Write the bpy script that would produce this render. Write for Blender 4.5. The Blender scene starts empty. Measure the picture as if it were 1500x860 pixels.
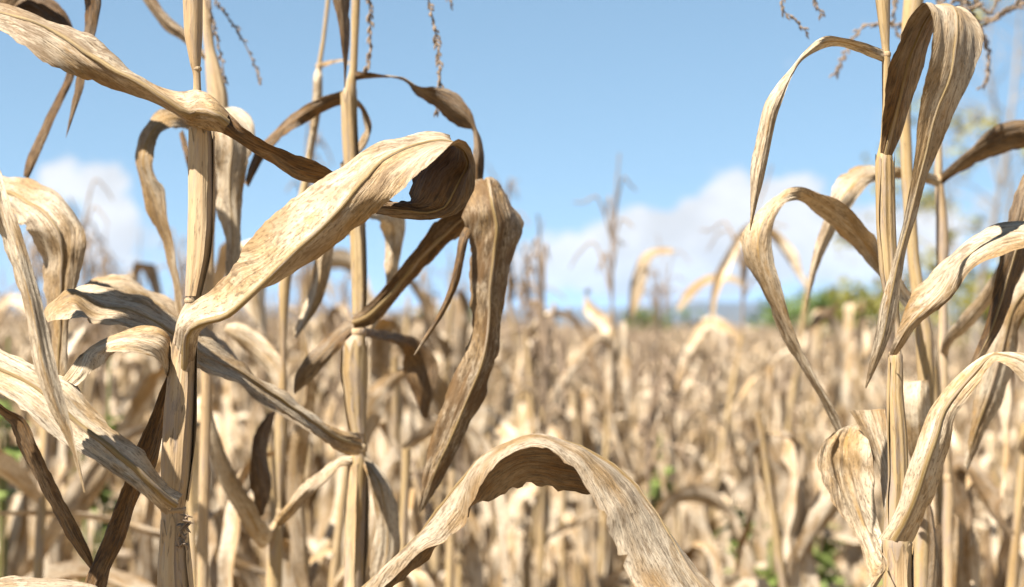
import bpy, math, random
import numpy as np
from mathutils import Vector

sc = bpy.context.scene
COL = sc.collection
R_ = math.radians

# ------------------------------------------------------------------ camera
CAM_H = 1.85
PITCH = R_(1.24)
FPX = 2083.3                      # focal length in photo pixels (50 mm on 36 mm, 1500 px)
cam_d = bpy.data.cameras.new('camera')
cam_d.lens = 50.0
cam_d.sensor_width = 36.0
cam_d.clip_start = 0.02
cam_d.clip_end = 40000.0
cam_d.dof.use_dof = True
cam_d.dof.focus_distance = 1.0
cam_d.dof.aperture_fstop = 5.8
cam = bpy.data.objects.new('camera', cam_d)
COL.objects.link(cam)
cam.location = (0, 0, CAM_H)
cam.rotation_euler = (math.pi / 2 + PITCH, 0, 0)
sc.camera = cam

# ------------------------------------------------------------------ light
SUN_EL = R_(56.0)
SUN_BACK = R_(46.0)               # how far to the left of straight behind the camera
to_sun = Vector((-math.sin(SUN_BACK) * math.cos(SUN_EL), -math.cos(SUN_BACK) * math.cos(SUN_EL), math.sin(SUN_EL)))
sun_d = bpy.data.lights.new('sun', 'SUN')
sun_d.energy = 5.0
sun_d.angle = R_(0.55)
sun_d.color = (1.0, 0.94, 0.85)
sun = bpy.data.objects.new('sun', sun_d)
COL.objects.link(sun)
sun.location = (-3, -3, 8)
sun.rotation_euler = to_sun.to_track_quat('Z', 'Y').to_euler()

sc.view_settings.view_transform = 'Standard'
sc.view_settings.look = 'None'
sc.view_settings.exposure = 1.9
sc.view_settings.gamma = 1.0
sc.view_settings.use_curve_mapping = False
sc.cycles.use_denoising = True
sc.cycles.max_bounces = 7
sc.cycles.diffuse_bounces = 2
sc.cycles.glossy_bounces = 2
sc.cycles.transmission_bounces = 4
sc.cycles.volume_bounces = 1
sc.cycles.caustics_reflective = False
sc.cycles.caustics_refractive = False

SKY_STRENGTH = 0.061


class NT:
    """small helper around a node tree"""
    def __init__(self, tree):
        self.t = tree
        self.n = tree.nodes
        self.l = tree.links

    def new(self, typ, **kw):
        n = self.n.new(typ)
        for k, v in kw.items():
            setattr(n, k, v)
        return n

    def put(self, sock, v):
        if hasattr(v, 'links') or isinstance(v, bpy.types.NodeSocket):
            self.l.new(v, sock)
        else:
            sock.default_value = v

    def m(self, op, a, b=0.0, c=None, clamp=False):
        n = self.n.new('ShaderNodeMath')
        n.operation = op
        n.use_clamp = clamp
        self.put(n.inputs[0], a)
        self.put(n.inputs[1], b)
        if c is not None:
            self.put(n.inputs[2], c)
        return n.outputs[0]

    def mix(self, fac, a, b, blend='MIX'):
        n = self.n.new('ShaderNodeMix')
        n.data_type = 'RGBA'
        n.blend_type = blend
        n.clamp_factor = True
        self.put(n.inputs[0], fac)
        self.put(n.inputs[6], a if not isinstance(a, tuple) else (*a, 1.0)[:4])
        self.put(n.inputs[7], b if not isinstance(b, tuple) else (*b, 1.0)[:4])
        return n.outputs[2]

    def ramp(self, v, lo, hi, a=0.0, b=1.0, smooth=True):
        n = self.n.new('ShaderNodeMapRange')
        n.interpolation_type = 'SMOOTHSTEP' if smooth else 'LINEAR'
        self.put(n.inputs[0], v)
        n.inputs[1].default_value = lo
        n.inputs[2].default_value = hi
        n.inputs[3].default_value = a
        n.inputs[4].default_value = b
        return n.outputs[0]

    def noise(self, vec, scale=1.0, detail=2.0, rough=0.5, dim='3D'):
        n = self.n.new('ShaderNodeTexNoise')
        n.noise_dimensions = dim
        self.put(n.inputs['Vector'], vec)
        n.inputs['Scale'].default_value = scale
        n.inputs['Detail'].default_value = detail
        n.inputs['Roughness'].default_value = rough
        return n.outputs[0]

    def vec(self, x, y, z=0.0):
        n = self.n.new('ShaderNodeCombineXYZ')
        for i, v in enumerate((x, y, z)):
            self.put(n.inputs[i], v)
        return n.outputs[0]


# ------------------------------------------------------------------ sky with cumulus low over the horizon
world = bpy.data.worlds.new('World')
sc.world = world
world.use_nodes = True
W = NT(world.node_tree)
W.n.clear()
sky = W.new('ShaderNodeTexSky', sky_type='NISHITA')
sky.sun_disc = False
sky.sun_elevation = SUN_EL
sky.sun_rotation = math.atan2(to_sun.x, to_sun.y)
sky.altitude = 300
sky.air_density = 0.55
sky.dust_density = 0.15
sky.ozone_density = 1.2
tc = W.new('ShaderNodeTexCoord')
sep = W.new('ShaderNodeSeparateXYZ')
W.l.new(tc.outputs['Generated'], sep.inputs[0])
X, Y, Z = sep.outputs
sv = W.vec(X, Y, W.m('ADD', W.m('MULTIPLY', W.m('MAXIMUM', Z, 0.0), 0.55), 0.13))   # thin clear air: a slower fade towards the horizon
nv_ = W.new('ShaderNodeVectorMath', operation='NORMALIZE')
W.l.new(sv, nv_.inputs[0])
W.l.new(nv_.outputs[0], sky.inputs['Vector'])
az = W.m('ARCTAN2', X, Y)
el = W.m('ARCSINE', Z)
v1 = W.vec(W.m('MULTIPLY', az, 1.0), W.m('MULTIPLY', el, 1.25), 3.1)
nz = W.noise(v1, 15.0, 7.0, 0.56)
nz2 = W.noise(v1, 5.0, 3.0, 0.5)


def blob(px, py, rx, ry, amp=1.0):
    a0, e0 = math.atan((px - 750) / FPX), math.atan((475 - py) / FPX)
    dx = W.m('DIVIDE', W.m('SUBTRACT', az, a0), rx / FPX)
    dy = W.m('DIVIDE', W.m('SUBTRACT', el, e0), ry / FPX)
    r2 = W.m('ADD', W.m('MULTIPLY', dx, dx), W.m('MULTIPLY', dy, dy))
    return W.m('MULTIPLY', W.m('POWER', 2.718, W.m('MULTIPLY', r2, -1.0)), amp)


dens = None
for b_ in [(165, 282, 48, 62, .9), (85, 262, 40, 36, 0.75), (25, 185, 40, 22, 0.45), (50, 350, 120, 50, .75), (230, 375, 150, 50, .75), (420, 400, 160, 45, .6),
           (1065, 305, 60, 72, 1.05), (960, 345, 120, 52, 1.0), (1165, 285, 75, 48, .95), (1230, 350, 130, 62, .95), (870, 385, 150, 48, .8),
           (1060, 395, 240, 55, .95), (1440, 320, 110, 60, .7), (700, 430, 200, 30, .4)]:
    q = blob(*b_)
    dens = q if dens is None else W.m('ADD', dens, q)
# scattered low cloud all the way round outside the view
away = W.ramp(W.m('ABSOLUTE', az), 0.5, 0.8)
band = W.m('MULTIPLY', W.ramp(el, 0.02, 0.12), W.ramp(el, 0.45, 0.2))
dens = W.m('ADD', dens, W.m('MULTIPLY', W.m('MULTIPLY', away, band), W.ramp(nz2, 0.48, 0.62)))
d2 = W.m('ADD', W.m('MULTIPLY', dens, 0.85), W.m('MULTIPLY', W.m('SUBTRACT', nz, 0.5), 2.7))
cover = W.ramp(d2, 0.50, 0.82)
low = W.ramp(el, 0.0, 0.07)                     # cloud bases are greyer than their tops
ccol = W.mix(low, (3.1, 3.7, 4.3), (4.15, 4.25, 4.35))
shade = W.ramp(W.noise(v1, 26.0, 3.0, 0.5), 0.3, 0.7, 0.84, 1.06)
ccol = W.mix(1.0, ccol, W.vec(shade, shade, shade), 'MULTIPLY')
tint = W.mix(1.0, sky.outputs[0], (1.13, 1.145, 0.92), 'MULTIPLY')
full = W.mix(W.m('MULTIPLY', cover, 0.92), tint, ccol)
bg = W.new('ShaderNodeBackground')
W.l.new(full, bg.inputs[0])
bg.inputs[1].default_value = SKY_STRENGTH
wo = W.new('ShaderNodeOutputWorld')
W.l.new(bg.outputs[0], wo.inputs[0])

# ------------------------------------------------------------------ helpers
cp, sp = math.cos(PITCH), math.sin(PITCH)


def P(px, py, d):
    """world point seen at photo pixel px,py at depth d (metres along the view axis)"""
    x = (px - 750.0) / FPX * d
    v = (430.0 - py) / FPX * d
    return np.array((x, d * cp - v * sp, CAM_H + d * sp + v * cp))


def tag(o, label=None, cat=None, group=None, kind=None):
    for k, v in (('label', label), ('category', cat), ('group', group), ('kind', kind)):
        if v:
            o[k] = v
    return o


def empty(name, loc, label, cat, group=None):
    o = bpy.data.objects.new(name, None)
    COL.objects.link(o)
    o.location = loc
    o.empty_display_size = 0.1
    return tag(o, label, cat, group)


class MB:
    """numpy mesh buffer of quad grids"""
    def __init__(self):
        self.v, self.f, self.uv, self.tv, self.rb, self.mi = [], [], [], [], [], []
        self.n = 0

    def grid(self, pts, uv, tv, rnd=0.5, brown=0.3, mat=0, close=False, flip=False):
        nu, nv = pts.shape[:2]
        idx = np.arange(nu * nv).reshape(nu, nv) + self.n
        if close:
            idx2 = np.concatenate([idx, idx[:, :1]], 1)
        else:
            idx2 = idx
        f = np.stack([idx2[:-1, :-1], idx2[:-1, 1:], idx2[1:, 1:], idx2[1:, :-1]], -1).reshape(-1, 4)
        if flip:
            f = f[:, ::-1]
        self.v.append(pts.reshape(-1, 3))
        self.f.append(f)
        self.uv.append(uv.reshape(-1, 2))
        self.tv.append(tv.reshape(-1, 2))
        self.rb.append(np.tile(np.array([[rnd, brown]]), (nu * nv, 1)))
        self.mi.append(np.full(len(f), mat, dtype=np.int32))
        self.n += nu * nv

    def arrays(self):
        return [np.concatenate(a) for a in (self.v, self.f, self.uv, self.tv, self.rb, self.mi)]

    def add_arrays(self, arr, M=None, t=None, rnd=None):
        v, f, uv, tv, rb, mi = arr
        if M is not None:
            v = v @ M.T + t
        rb = rb.copy()
        if rnd is not None:
            rb[:, 0] = (rb[:, 0] + rnd) % 1.0
        self.v.append(v); self.f.append(f + self.n); self.uv.append(uv); self.tv.append(tv); self.rb.append(rb); self.mi.append(mi)
        self.n += len(v)

    def mesh(self, name, mats):
        v, f, uv, tv, rb, mi = self.arrays()
        me = bpy.data.meshes.new(name)
        me.vertices.add(len(v))
        me.vertices.foreach_set('co', v.astype(np.float32).ravel())
        me.loops.add(len(f) * 4)
        me.loops.foreach_set('vertex_index', f.astype(np.int32).ravel())
        me.polygons.add(len(f))
        me.polygons.foreach_set('loop_start', np.arange(0, len(f) * 4, 4, dtype=np.int32))
        me.polygons.foreach_set('material_index', mi)
        me.polygons.foreach_set('use_smooth', np.ones(len(f), dtype=bool))
        for m in mats:
            me.materials.append(m)
        li = f.ravel()
        l1 = me.uv_layers.new(name='uv')
        l1.data.foreach_set('uv', uv[li].astype(np.float32).ravel())
        l2 = me.uv_layers.new(name='tv')
        l2.data.foreach_set('uv', tv[li].astype(np.float32).ravel())
        l3 = me.uv_layers.new(name='rb')
        l3.data.foreach_set('uv', rb[li].astype(np.float32).ravel())
        me.update(calc_edges=True)
        me.validate()
        return me

    def build(self, name, mats, parent=None, loc=None, shift=True):
        """link as ONE object; vertices are world coordinates, shifted to the parent's origin"""
        me = self.mesh(name, mats if isinstance(mats, (list, tuple)) else [mats])
        o = bpy.data.objects.new(name, me)
        COL.objects.link(o)
        if parent is not None:
            o.parent = parent
            if shift:
                L = world_loc(parent)
                me.transform(__import__('mathutils').Matrix.Translation(-L))
        return o


def world_loc(o):
    L = Vector(o.location)
    while o.parent is not None:
        o = o.parent
        L = L + Vector(o.location)
    return L


def catmull(pts, n):
    """centripetal-like resampling of (k,3) points to n points, evenly spaced in arc length"""
    p = np.asarray(pts, dtype=float)
    k = len(p)
    if k == 2:
        t = np.linspace(0, 1, n)[:, None]
        return p[0] * (1 - t) + p[1] * t
    pe = np.concatenate([[2 * p[0] - p[1]], p, [2 * p[-1] - p[-2]]])
    return pe


def spline_eval(P_, s):
    """uniform Catmull-Rom through rows of P_ (k,dim) at parameters s in 0..k-1"""
    p = np.asarray(P_, dtype=float)
    k = len(p)
    pe = np.concatenate([[2 * p[0] - p[1]], p, [2 * p[-1] - p[-2]]])
    i = np.clip(np.floor(s).astype(int), 0, k - 2)
    f = (s - i)[:, None]
    p0, p1, p2, p3 = pe[i], pe[i + 1], pe[i + 2], pe[i + 3]
    return 0.5 * (2 * p1 + (p2 - p0) * f + (2 * p0 - 5 * p1 + 4 * p2 - p3) * f * f + (3 * p1 - p0 - 3 * p2 + p3) * f ** 3)


def smooth_noise(rng, x, scale, octs=3):
    """1-D smooth noise along x"""
    out = np.zeros_like(x)
    a = 1.0
    for o in range(octs):
        for _ in range(3):
            out = out + a * np.sin(x * scale * (2 ** o) * rng.uniform(0.7, 1.4) + rng.uniform(0, 6.28)) / 3
        a *= 0.5
    return out


def surf_normals(pts):
    du = np.gradient(pts, axis=0)
    dv = np.gradient(pts, axis=1)
    n = np.cross(du, dv)
    l = np.linalg.norm(n, axis=2, keepdims=True)
    return n / np.maximum(l, 1e-9)


def S(ax, ay, bx, by, d, dd=None, bow=None, m=0.5):
    return ('2', ax, ay, bx, by, d, dd, bow, m)


def S3(ax, ay, mx, my, bx, by, da, dm, db):
    return ('3', ax, ay, mx, my, bx, by, da, dm, db)


def leaf_grid(stations, seed, dd=-0.03, bow=0.008, crease=0.45, ruffle=1.0, wrinkle=1.0, nv=25, step=0.0035, jag=1.0):
    rng = random.Random(seed)
    A, M, B = [], [], []
    for s in stations:
        if s[0] == '2':
            _, ax, ay, bx, by, d, sdd, sbow, m = s
            sdd = dd if sdd is None else sdd
            sbow = bow if sbow is None else sbow
            A.append(P(ax, ay, d - sdd / 2)); B.append(P(bx, by, d + sdd / 2))
            M.append(P(ax + (bx - ax) * m, ay + (by - ay) * m, d - sbow))
        else:
            _, ax, ay, mx, my, bx, by, da, dm, db = s
            A.append(P(ax, ay, da)); M.append(P(mx, my, dm)); B.append(P(bx, by, db))
    A, M, B = map(np.array, (A, M, B))
    k = len(A)
    s = np.linspace(0, k - 1, 400)
    mm = spline_eval(M, s)
    arc = np.concatenate([[0], np.cumsum(np.linalg.norm(np.diff((spline_eval(A, s) + mm + spline_eval(B, s)) / 3, axis=0), axis=1))])
    Ltot = arc[-1]
    nu = int(max(24, min(260, Ltot / step)))
    u = np.linspace(0, Ltot, nu)
    su = np.interp(u, arc, s)
    A, M, B = spline_eval(A, su), spline_eval(M, su), spline_eval(B, su)
    width = np.linalg.norm(B - A, axis=1) + 1e-5
    v = np.linspace(-1, 1, nv)
    # ragged margins
    jl = 0.08 * np.abs(smooth_noise(rng, u, 160, 3)) * jag
    jr = 0.08 * np.abs(smooth_noise(rng, u, 160, 3)) * jag
    for _ in range(int(3 * jag)):
        c, w_, h = rng.uniform(0.1, .95) * Ltot, rng.uniform(0.0015, 0.006), rng.uniform(0.04, 0.15)
        (jl if rng.random() < .5 else jr)[:] += h * np.exp(-((u - c) / w_) ** 2)
    V = np.where(v[None, :] < 0, v[None, :] * (1 - jl[:, None]), v[None, :] * (1 - jr[:, None]))
    mid = (A + B) / 2
    off = M - mid
    prof = (1 - V ** 2) * (1 - crease) + (1 - np.abs(V)) * crease
    pts = mid[:, None, :] + (B - A)[:, None, :] * (V[:, :, None] / 2) + off[:, None, :] * prof[:, :, None]
    n = surf_normals(pts)
    # lengthwise pleats, margin ruffles and crinkles
    tt = u / Ltot
    wf = np.clip(width / 0.04, 0.15, 1.3)[:, None]
    ph1 = smooth_noise(rng, u, 7, 1)[:, None]
    ph2 = smooth_noise(rng, u, 12, 1)[:, None]
    am = (0.6 + 0.4 * smooth_noise(rng, u, 18, 2))[:, None]
    pl = am * (0.0010 * np.sin(V * 6.0 + 1.2 * ph1 + rng.uniform(0, 6)) + 0.0006 * np.sin(V * 15 + 1.4 * ph2 + rng.uniform(0, 6)))
    pl += 0.00030 * np.sin(V * 36 + ph1)
    cr = np.zeros_like(V)
    for q in range(10):                      # crumples: short oblique dents
        ku, kv = rng.uniform(60, 330), rng.uniform(1.5, 9) * rng.choice((-1, 1))
        cr += 0.00022 * np.sin(u[:, None] * ku + V * kv + rng.uniform(0, 6)) * np.clip(smooth_noise(rng, u, 26, 1)[:, None] * 1.6, 0, 1.5)
    rf = 0.0030 * (np.abs(V) ** 2.2) * np.where(V < 0, smooth_noise(rng, u, 62, 2)[:, None], smooth_noise(rng, u, 62, 2)[:, None])
    fade = np.clip(u / 0.03, 0, 1)[:, None]
    pts = pts + n * ((pl + cr) * wrinkle * wf + rf * ruffle * wf * fade)[:, :, None]
    uu = u[:, None] + np.zeros_like(V) + seed * 1.37
    vv = V * width[:, None] / 2 + seed * 0.71
    uv = np.stack([uu, vv], -1)
    tv = np.stack([tt[:, None] + np.zeros_like(V), V], -1)
    return pts, uv, tv, n, width


def tube_grid(path, rad, ns=10, ribs=0.0, seam=None, seam_h=0.1, squash=1.0):
    path = np.asarray(path, float)
    rad = np.asarray(rad, float)
    t = np.gradient(path, axis=0)
    t /= np.maximum(np.linalg.norm(t, axis=1, keepdims=True), 1e-9)
    ref = np.array((0.0, 1.0, 0.0)) if abs(t[:, 1]).mean() < 0.8 else np.array((1.0, 0, 0))
    x = np.cross(t, ref)
    x /= np.maximum(np.linalg.norm(x, axis=1, keepdims=True), 1e-9)
    y = np.cross(t, x)
    th = np.linspace(0, 2 * math.pi, ns, endpoint=False)
    rr = np.ones(ns)
    if seam is not None:
        rel = ((th - seam) % (2 * math.pi)) / (2 * math.pi)
        rr = 1 - seam_h / 2 + seam_h * rel
    rr = rr + ribs * np.sin(th * 9)
    pts = path[:, None, :] + rad[:, None, None] * rr[None, :, None] * (np.cos(th)[None, :, None] * x[:, None, :] + squash * np.sin(th)[None, :, None] * y[:, None, :])
    u = np.concatenate([[0], np.cumsum(np.linalg.norm(np.diff(path, axis=0), axis=1))])
    uv = np.stack([u[:, None] + 0 * th[None, :], th[None, :] * 0.012 + 0 * u[:, None]], -1)
    tv = np.stack([(u / max(u[-1], 1e-6))[:, None] + 0 * th[None, :], th[None, :] / math.pi - 1 + 0 * u[:, None]], -1)
    return pts, uv, tv


# ------------------------------------------------------------------ materials
def leaf_material(name, translucency=0.06, gain=1.0, streak=1.0, warm=(1.0, 1.0, 1.0)):
    m = bpy.data.materials.new(name)
    m.use_nodes = True
    T = NT(m.node_tree)
    T.n.clear()
    uv = T.new('ShaderNodeUVMap', uv_map='uv').outputs[0]
    tv = T.new('ShaderNodeUVMap', uv_map='tv').outputs[0]
    rb = T.new('ShaderNodeUVMap', uv_map='rb').outputs[0]
    s = T.new('ShaderNodeSeparateXYZ'); T.l.new(uv, s.inputs[0]); u, v = s.outputs[0], s.outputs[1]
    s2 = T.new('ShaderNodeSeparateXYZ'); T.l.new(tv, s2.inputs[0]); t_, w_ = s2.outputs[0], s2.outputs[1]
    s3 = T.new('ShaderNodeSeparateXYZ'); T.l.new(rb, s3.inputs[0]); rnd, brown = s3.outputs[0], s3.outputs[1]
    oi = T.new('ShaderNodeObjectInfo').outputs['Random']
    r0 = T.m('FRACT', T.m('ADD', rnd, oi))

    def sc2(a, b, z=0.0):
        return T.vec(T.m('MULTIPLY', u, a), T.m('MULTIPLY', v, b), z)
    patch = T.noise(sc2(11, 26), 1.0, 4.0, 0.6)
    patch2 = T.noise(sc2(28, 70, 4.0), 1.0, 4.0, 0.6)
    vein = T.noise(sc2(7, 760, 2.0), 1.0, 2.0, 0.65)
    vein2 = T.noise(sc2(40, 340, 8.0), 1.0, 3.0, 0.6)
    spot = T.noise(sc2(80, 420, 5.0), 1.0, 6.0, 0.72)
    fleck = T.noise(sc2(190, 820, 9.0), 1.0, 3.0, 0.68)
    blot = T.noise(sc2(34, 85, 13.0), 1.0, 5.0, 0.7)
    straw = T.mix(r0, (0.33, 0.215, 0.10), (0.38, 0.285, 0.17))
    pale = (0.56, 0.495, 0.41)
    col = T.mix(T.ramp(patch, 0.36, 0.58), straw, pale)
    col = T.mix(T.m('MULTIPLY', T.ramp(patch2, 0.52, 0.64), 0.6), col, (0.24, 0.145, 0.05))
    # dark long streaks between veins
    col = T.mix(T.m('MULTIPLY', T.ramp(vein, 0.50, 0.72), 0.65), col, (0.13, 0.08, 0.038))
    col = T.mix(T.m('MULTIPLY', T.ramp(vein2, 0.36, 0.20), 0.6), col, (0.50, 0.44, 0.36))
    # mildew-like mottles
    thr = T.m('SUBTRACT', 0.66, T.m('MULTIPLY', brown, 0.20))
    k = T.m('SUBTRACT', T.m('ADD', T.m('MULTIPLY', spot, 0.62), T.m('MULTIPLY', patch, 0.38)), thr)
    bfac = T.ramp(k, -0.04, 0.10)
    bcol = T.mix(T.ramp(patch2, 0.35, 0.65), (0.075, 0.045, 0.022), (0.14, 0.09, 0.045))
    col = T.mix(T.m('MULTIPLY', bfac, T.m('ADD', 0.45, T.m('MULTIPLY', brown, 0.42))), col, bcol)
    col = T.mix(T.m('MULTIPLY', T.ramp(fleck, 0.52, 0.62), T.m('ADD', 0.45, T.m('MULTIPLY', brown, 0.4))), col, (0.09, 0.06, 0.033))
    col = T.mix(T.m('MULTIPLY', T.ramp(fleck, 0.42, 0.30), 0.55), col, (0.62, 0.57, 0.49))
    col = T.mix(T.m('MULTIPLY', T.ramp(blot, 0.54, 0.66), 0.7), col, (0.17, 0.125, 0.085))
    col = T.mix(T.m('MULTIPLY', T.ramp(blot, 0.42, 0.30), 0.6), col, (0.36, 0.205, 0.06))
    # golden midrib and slightly browned margins
    aw = T.m('ABSOLUTE', w_)
    rib = T.m('MULTIPLY', T.ramp(aw, 0.10, 0.03), T.ramp(t_, 1.0, 0.55))
    rn = T.ramp(T.noise(sc2(30, 30, 1.0), 1.0, 3.0, .5), 0.3, 0.6)
    col = T.mix(T.m('MULTIPLY', rib, T.m('MULTIPLY', rn, 0.75)), col, (0.30, 0.185, 0.05))
    col = T.mix(T.m('MULTIPLY', T.ramp(aw, 0.93, 1.0), 0.5), col, (0.33, 0.21, 0.11))
    over = T.m('MULTIPLY', T.m('MULTIPLY', T.ramp(brown, 0.15, 0.85), T.ramp(patch2, 0.60, 0.40)), 0.85)
    col = T.mix(over, col, (0.15, 0.085, 0.033))
    back = T.new('ShaderNodeNewGeometry').outputs['Backfacing']   # lower face: brown mottles, darkened further to stand in for its deep shade
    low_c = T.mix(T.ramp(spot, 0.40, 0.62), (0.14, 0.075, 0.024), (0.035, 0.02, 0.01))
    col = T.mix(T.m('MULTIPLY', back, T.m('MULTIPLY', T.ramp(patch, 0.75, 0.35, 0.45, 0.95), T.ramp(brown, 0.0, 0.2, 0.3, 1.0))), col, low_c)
    br = T.m('MULTIPLY', T.m('ADD', 0.51, T.m('MULTIPLY', r0, 0.15)), gain)
    col = T.mix(1.0, col, T.vec(T.m('MULTIPLY', br, warm[0]), T.m('MULTIPLY', br, warm[1]), T.m('MULTIPLY', br, warm[2])), 'MULTIPLY')
    hgt = T.m('ADD', T.m('ADD', T.m('MULTIPLY', vein, 0.9), T.m('MULTIPLY', vein2, 0.8)), T.m('ADD', T.m('MULTIPLY', spot, 0.9), T.m('MULTIPLY', fleck, 0.25)))
    bump = T.new('ShaderNodeBump')
    bump.inputs['Strength'].default_value = 0.8
    bump.inputs['Distance'].default_value = 0.0016
    T.l.new(hgt, bump.inputs['Height'])
    pb = T.new('ShaderNodeBsdfPrincipled')
    T.l.new(col, pb.inputs['Base Color'])
    pb.inputs['Roughness'].default_value = 0.62
    pb.inputs['Specular IOR Level'].default_value = 0.28
    T.l.new(bump.outputs[0], pb.inputs['Normal'])
    tr = T.new('ShaderNodeBsdfTranslucent')
    T.l.new(T.mix(1.0, col, (1.0, 0.78, 0.5), 'MULTIPLY'), tr.inputs[0])
    T.l.new(bump.outputs[0], tr.inputs['Normal'])
    mx = T.new('ShaderNodeMixShader')
    mx.inputs[0].default_value = translucency
    T.l.new(pb.outputs[0], mx.inputs[1]); T.l.new(tr.outputs[0], mx.inputs[2])
    out = T.new('ShaderNodeOutputMaterial')
    T.l.new(mx.outputs[0], out.inputs[0])
    return m


def stalk_material(name, a, b, c, scale=1.0):
    m = bpy.data.materials.new(name)
    m.use_nodes = True
    T = NT(m.node_tree)
    T.n.clear()
    uv = T.new('ShaderNodeUVMap', uv_map='uv').outputs[0]
    rb = T.new('ShaderNodeUVMap', uv_map='rb').outputs[0]
    s = T.new('ShaderNodeSeparateXYZ'); T.l.new(uv, s.inputs[0]); u, v = s.outputs[0], s.outputs[1]
    s3 = T.new('ShaderNodeSeparateXYZ'); T.l.new(rb, s3.inputs[0]); rnd, brown = s3.outputs[0], s3.outputs[1]
    oi = T.new('ShaderNodeObjectInfo').outputs['Random']
    z = T.m('MULTIPLY', T.m('ADD', rnd, oi), 40.0)

    def sc2(p, q, o=0.0):
        return T.vec(T.m('MULTIPLY', u, p), T.m('MULTIPLY', v, q), T.m('ADD', z, o))
    n1 = T.noise(sc2(9, 150), 1.0, 4.0, 0.6)
    n2 = T.noise(sc2(4, 900, 3.0), 1.0, 3.0, 0.6)
    n3 = T.noise(sc2(60, 260, 7.0), 1.0, 4.0, 0.65)
    n4 = T.noise(sc2(6, 20, 11.0), 1.0, 2.0, 0.5)
    col = T.mix(T.ramp(n1, 0.36, 0.64), a, b)
    col = T.mix(T.m('MULTIPLY', T.ramp(n4, 0.45, 0.68), 0.6), col, c)
    col = T.mix(T.m('MULTIPLY', T.ramp(n2, 0.52, 0.70), 0.4), col, (0.20, 0.13, 0.07))
    col = T.mix(T.m('MULTIPLY', T.ramp(n3, 0.54, 0.68), T.m('ADD', 0.35, T.m('MULTIPLY', brown, 0.6))), col, (0.11, 0.075, 0.045))
    col = T.mix(1.0, col, (0.67, 0.67, 0.67), 'MULTIPLY')
    n5 = T.noise(sc2(16, 60, 17.0), 1.0, 5.0, 0.7)
    col = T.mix(T.m('MULTIPLY', T.ramp(n5, 0.48, 0.62), 0.65), col, (0.24, 0.19, 0.155))
    bump = T.new('ShaderNodeBump')
    bump.inputs['Strength'].default_value = 0.7
    bump.inputs['Distance'].default_value = 0.001
    T.l.new(T.m('ADD', T.m('MULTIPLY', n2, 0.5), T.m('MULTIPLY', n3, 0.8)), bump.inputs['Height'])
    pb = T.new('ShaderNodeBsdfPrincipled')
    T.l.new(col, pb.inputs['Base Color'])
    pb.inputs['Roughness'].default_value = 0.72
    pb.inputs['Specular IOR Level'].default_value = 0.3
    T.l.new(bump.outputs[0], pb.inputs['Normal'])
    out = T.new('ShaderNodeOutputMaterial')
    T.l.new(pb.outputs[0], out.inputs[0])
    return m


def plain_material(name, cols, scale=3.0, rough=0.8, detail=5.0, transl=0.0):
    m = bpy.data.materials.new(name)
    m.use_nodes = True
    T = NT(m.node_tree)
    T.n.clear()
    tcn = T.new('ShaderNodeTexCoord')
    n = T.noise(tcn.outputs['Object'], scale, detail, 0.6)
    oi = T.new('ShaderNodeObjectInfo').outputs['Random']
    col = T.mix(T.ramp(n, 0.35, 0.65), cols[0], cols[1])
    if len(cols) > 2:
        n2 = T.noise(tcn.outputs['Object'], scale * 4.3, 3.0, 0.6)
        col = T.mix(T.m('MULTIPLY', T.ramp(n2, 0.5, 0.66), 0.8), col, cols[2])
    br = T.m('ADD', 0.58, T.m('MULTIPLY', oi, 0.2))
    col = T.mix(1.0, col, T.vec(br, br, br), 'MULTIPLY')
    pb = T.new('ShaderNodeBsdfPrincipled')
    T.l.new(col, pb.inputs['Base Color'])
    pb.inputs['Roughness'].default_value = rough
    pb.inputs['Specular IOR Level'].default_value = 0.25
    out = T.new('ShaderNodeOutputMaterial')
    if transl > 0:
        tr = T.new('ShaderNodeBsdfTranslucent')
        T.l.new(col, tr.inputs[0])
        mx = T.new('ShaderNodeMixShader')
        mx.inputs[0].default_value = transl
        T.l.new(pb.outputs[0], mx.inputs[1]); T.l.new(tr.outputs[0], mx.inputs[2])
        T.l.new(mx.outputs[0], out.inputs[0])
    else:
        T.l.new(pb.outputs[0], out.inputs[0])
    return m


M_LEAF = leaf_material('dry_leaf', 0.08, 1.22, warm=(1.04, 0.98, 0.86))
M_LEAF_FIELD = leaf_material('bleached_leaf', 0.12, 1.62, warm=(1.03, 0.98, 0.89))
M_STALK = stalk_material('weathered_stalk', (0.52, 0.35, 0.18), (0.60, 0.45, 0.27), (0.34, 0.235, 0.13))
M_STALK_LIGHT = stalk_material('straw_stalk', (0.44, 0.295, 0.125), (0.50, 0.37, 0.20), (0.30, 0.185, 0.075))
M_TASSEL = stalk_material('dry_tassel', (0.27, 0.18, 0.11), (0.34, 0.25, 0.16), (0.2, 0.13, 0.08))
M_RIB = stalk_material('leaf_midrib', (0.26, 0.165, 0.05), (0.34, 0.25, 0.12), (0.2, 0.12, 0.04))
M_WEED = plain_material('green_weed', ((0.16, 0.21, 0.045), (0.25, 0.31, 0.09)), 8.0, 0.6, 3.0, 0.25)
M_TREE_LEAF = plain_material('tree_foliage', ((0.10, 0.16, 0.04), (0.17, 0.23, 0.065)), 1.5, 0.65, 4.0, 0.2)
M_TREE_YELLOW = plain_material('yellowing_foliage', ((0.26, 0.26, 0.05), (0.38, 0.33, 0.08)), 1.5, 0.65, 4.0, 0.25)
M_BARK = plain_material('tree_bark', ((0.30, 0.25, 0.20), (0.42, 0.36, 0.29)), 6.0, 0.9)
M_SOIL = plain_material('field_soil', ((0.20, 0.145, 0.085), (0.30, 0.23, 0.145), (0.38, 0.30, 0.20)), 0.8, 0.95, 8.0)
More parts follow.
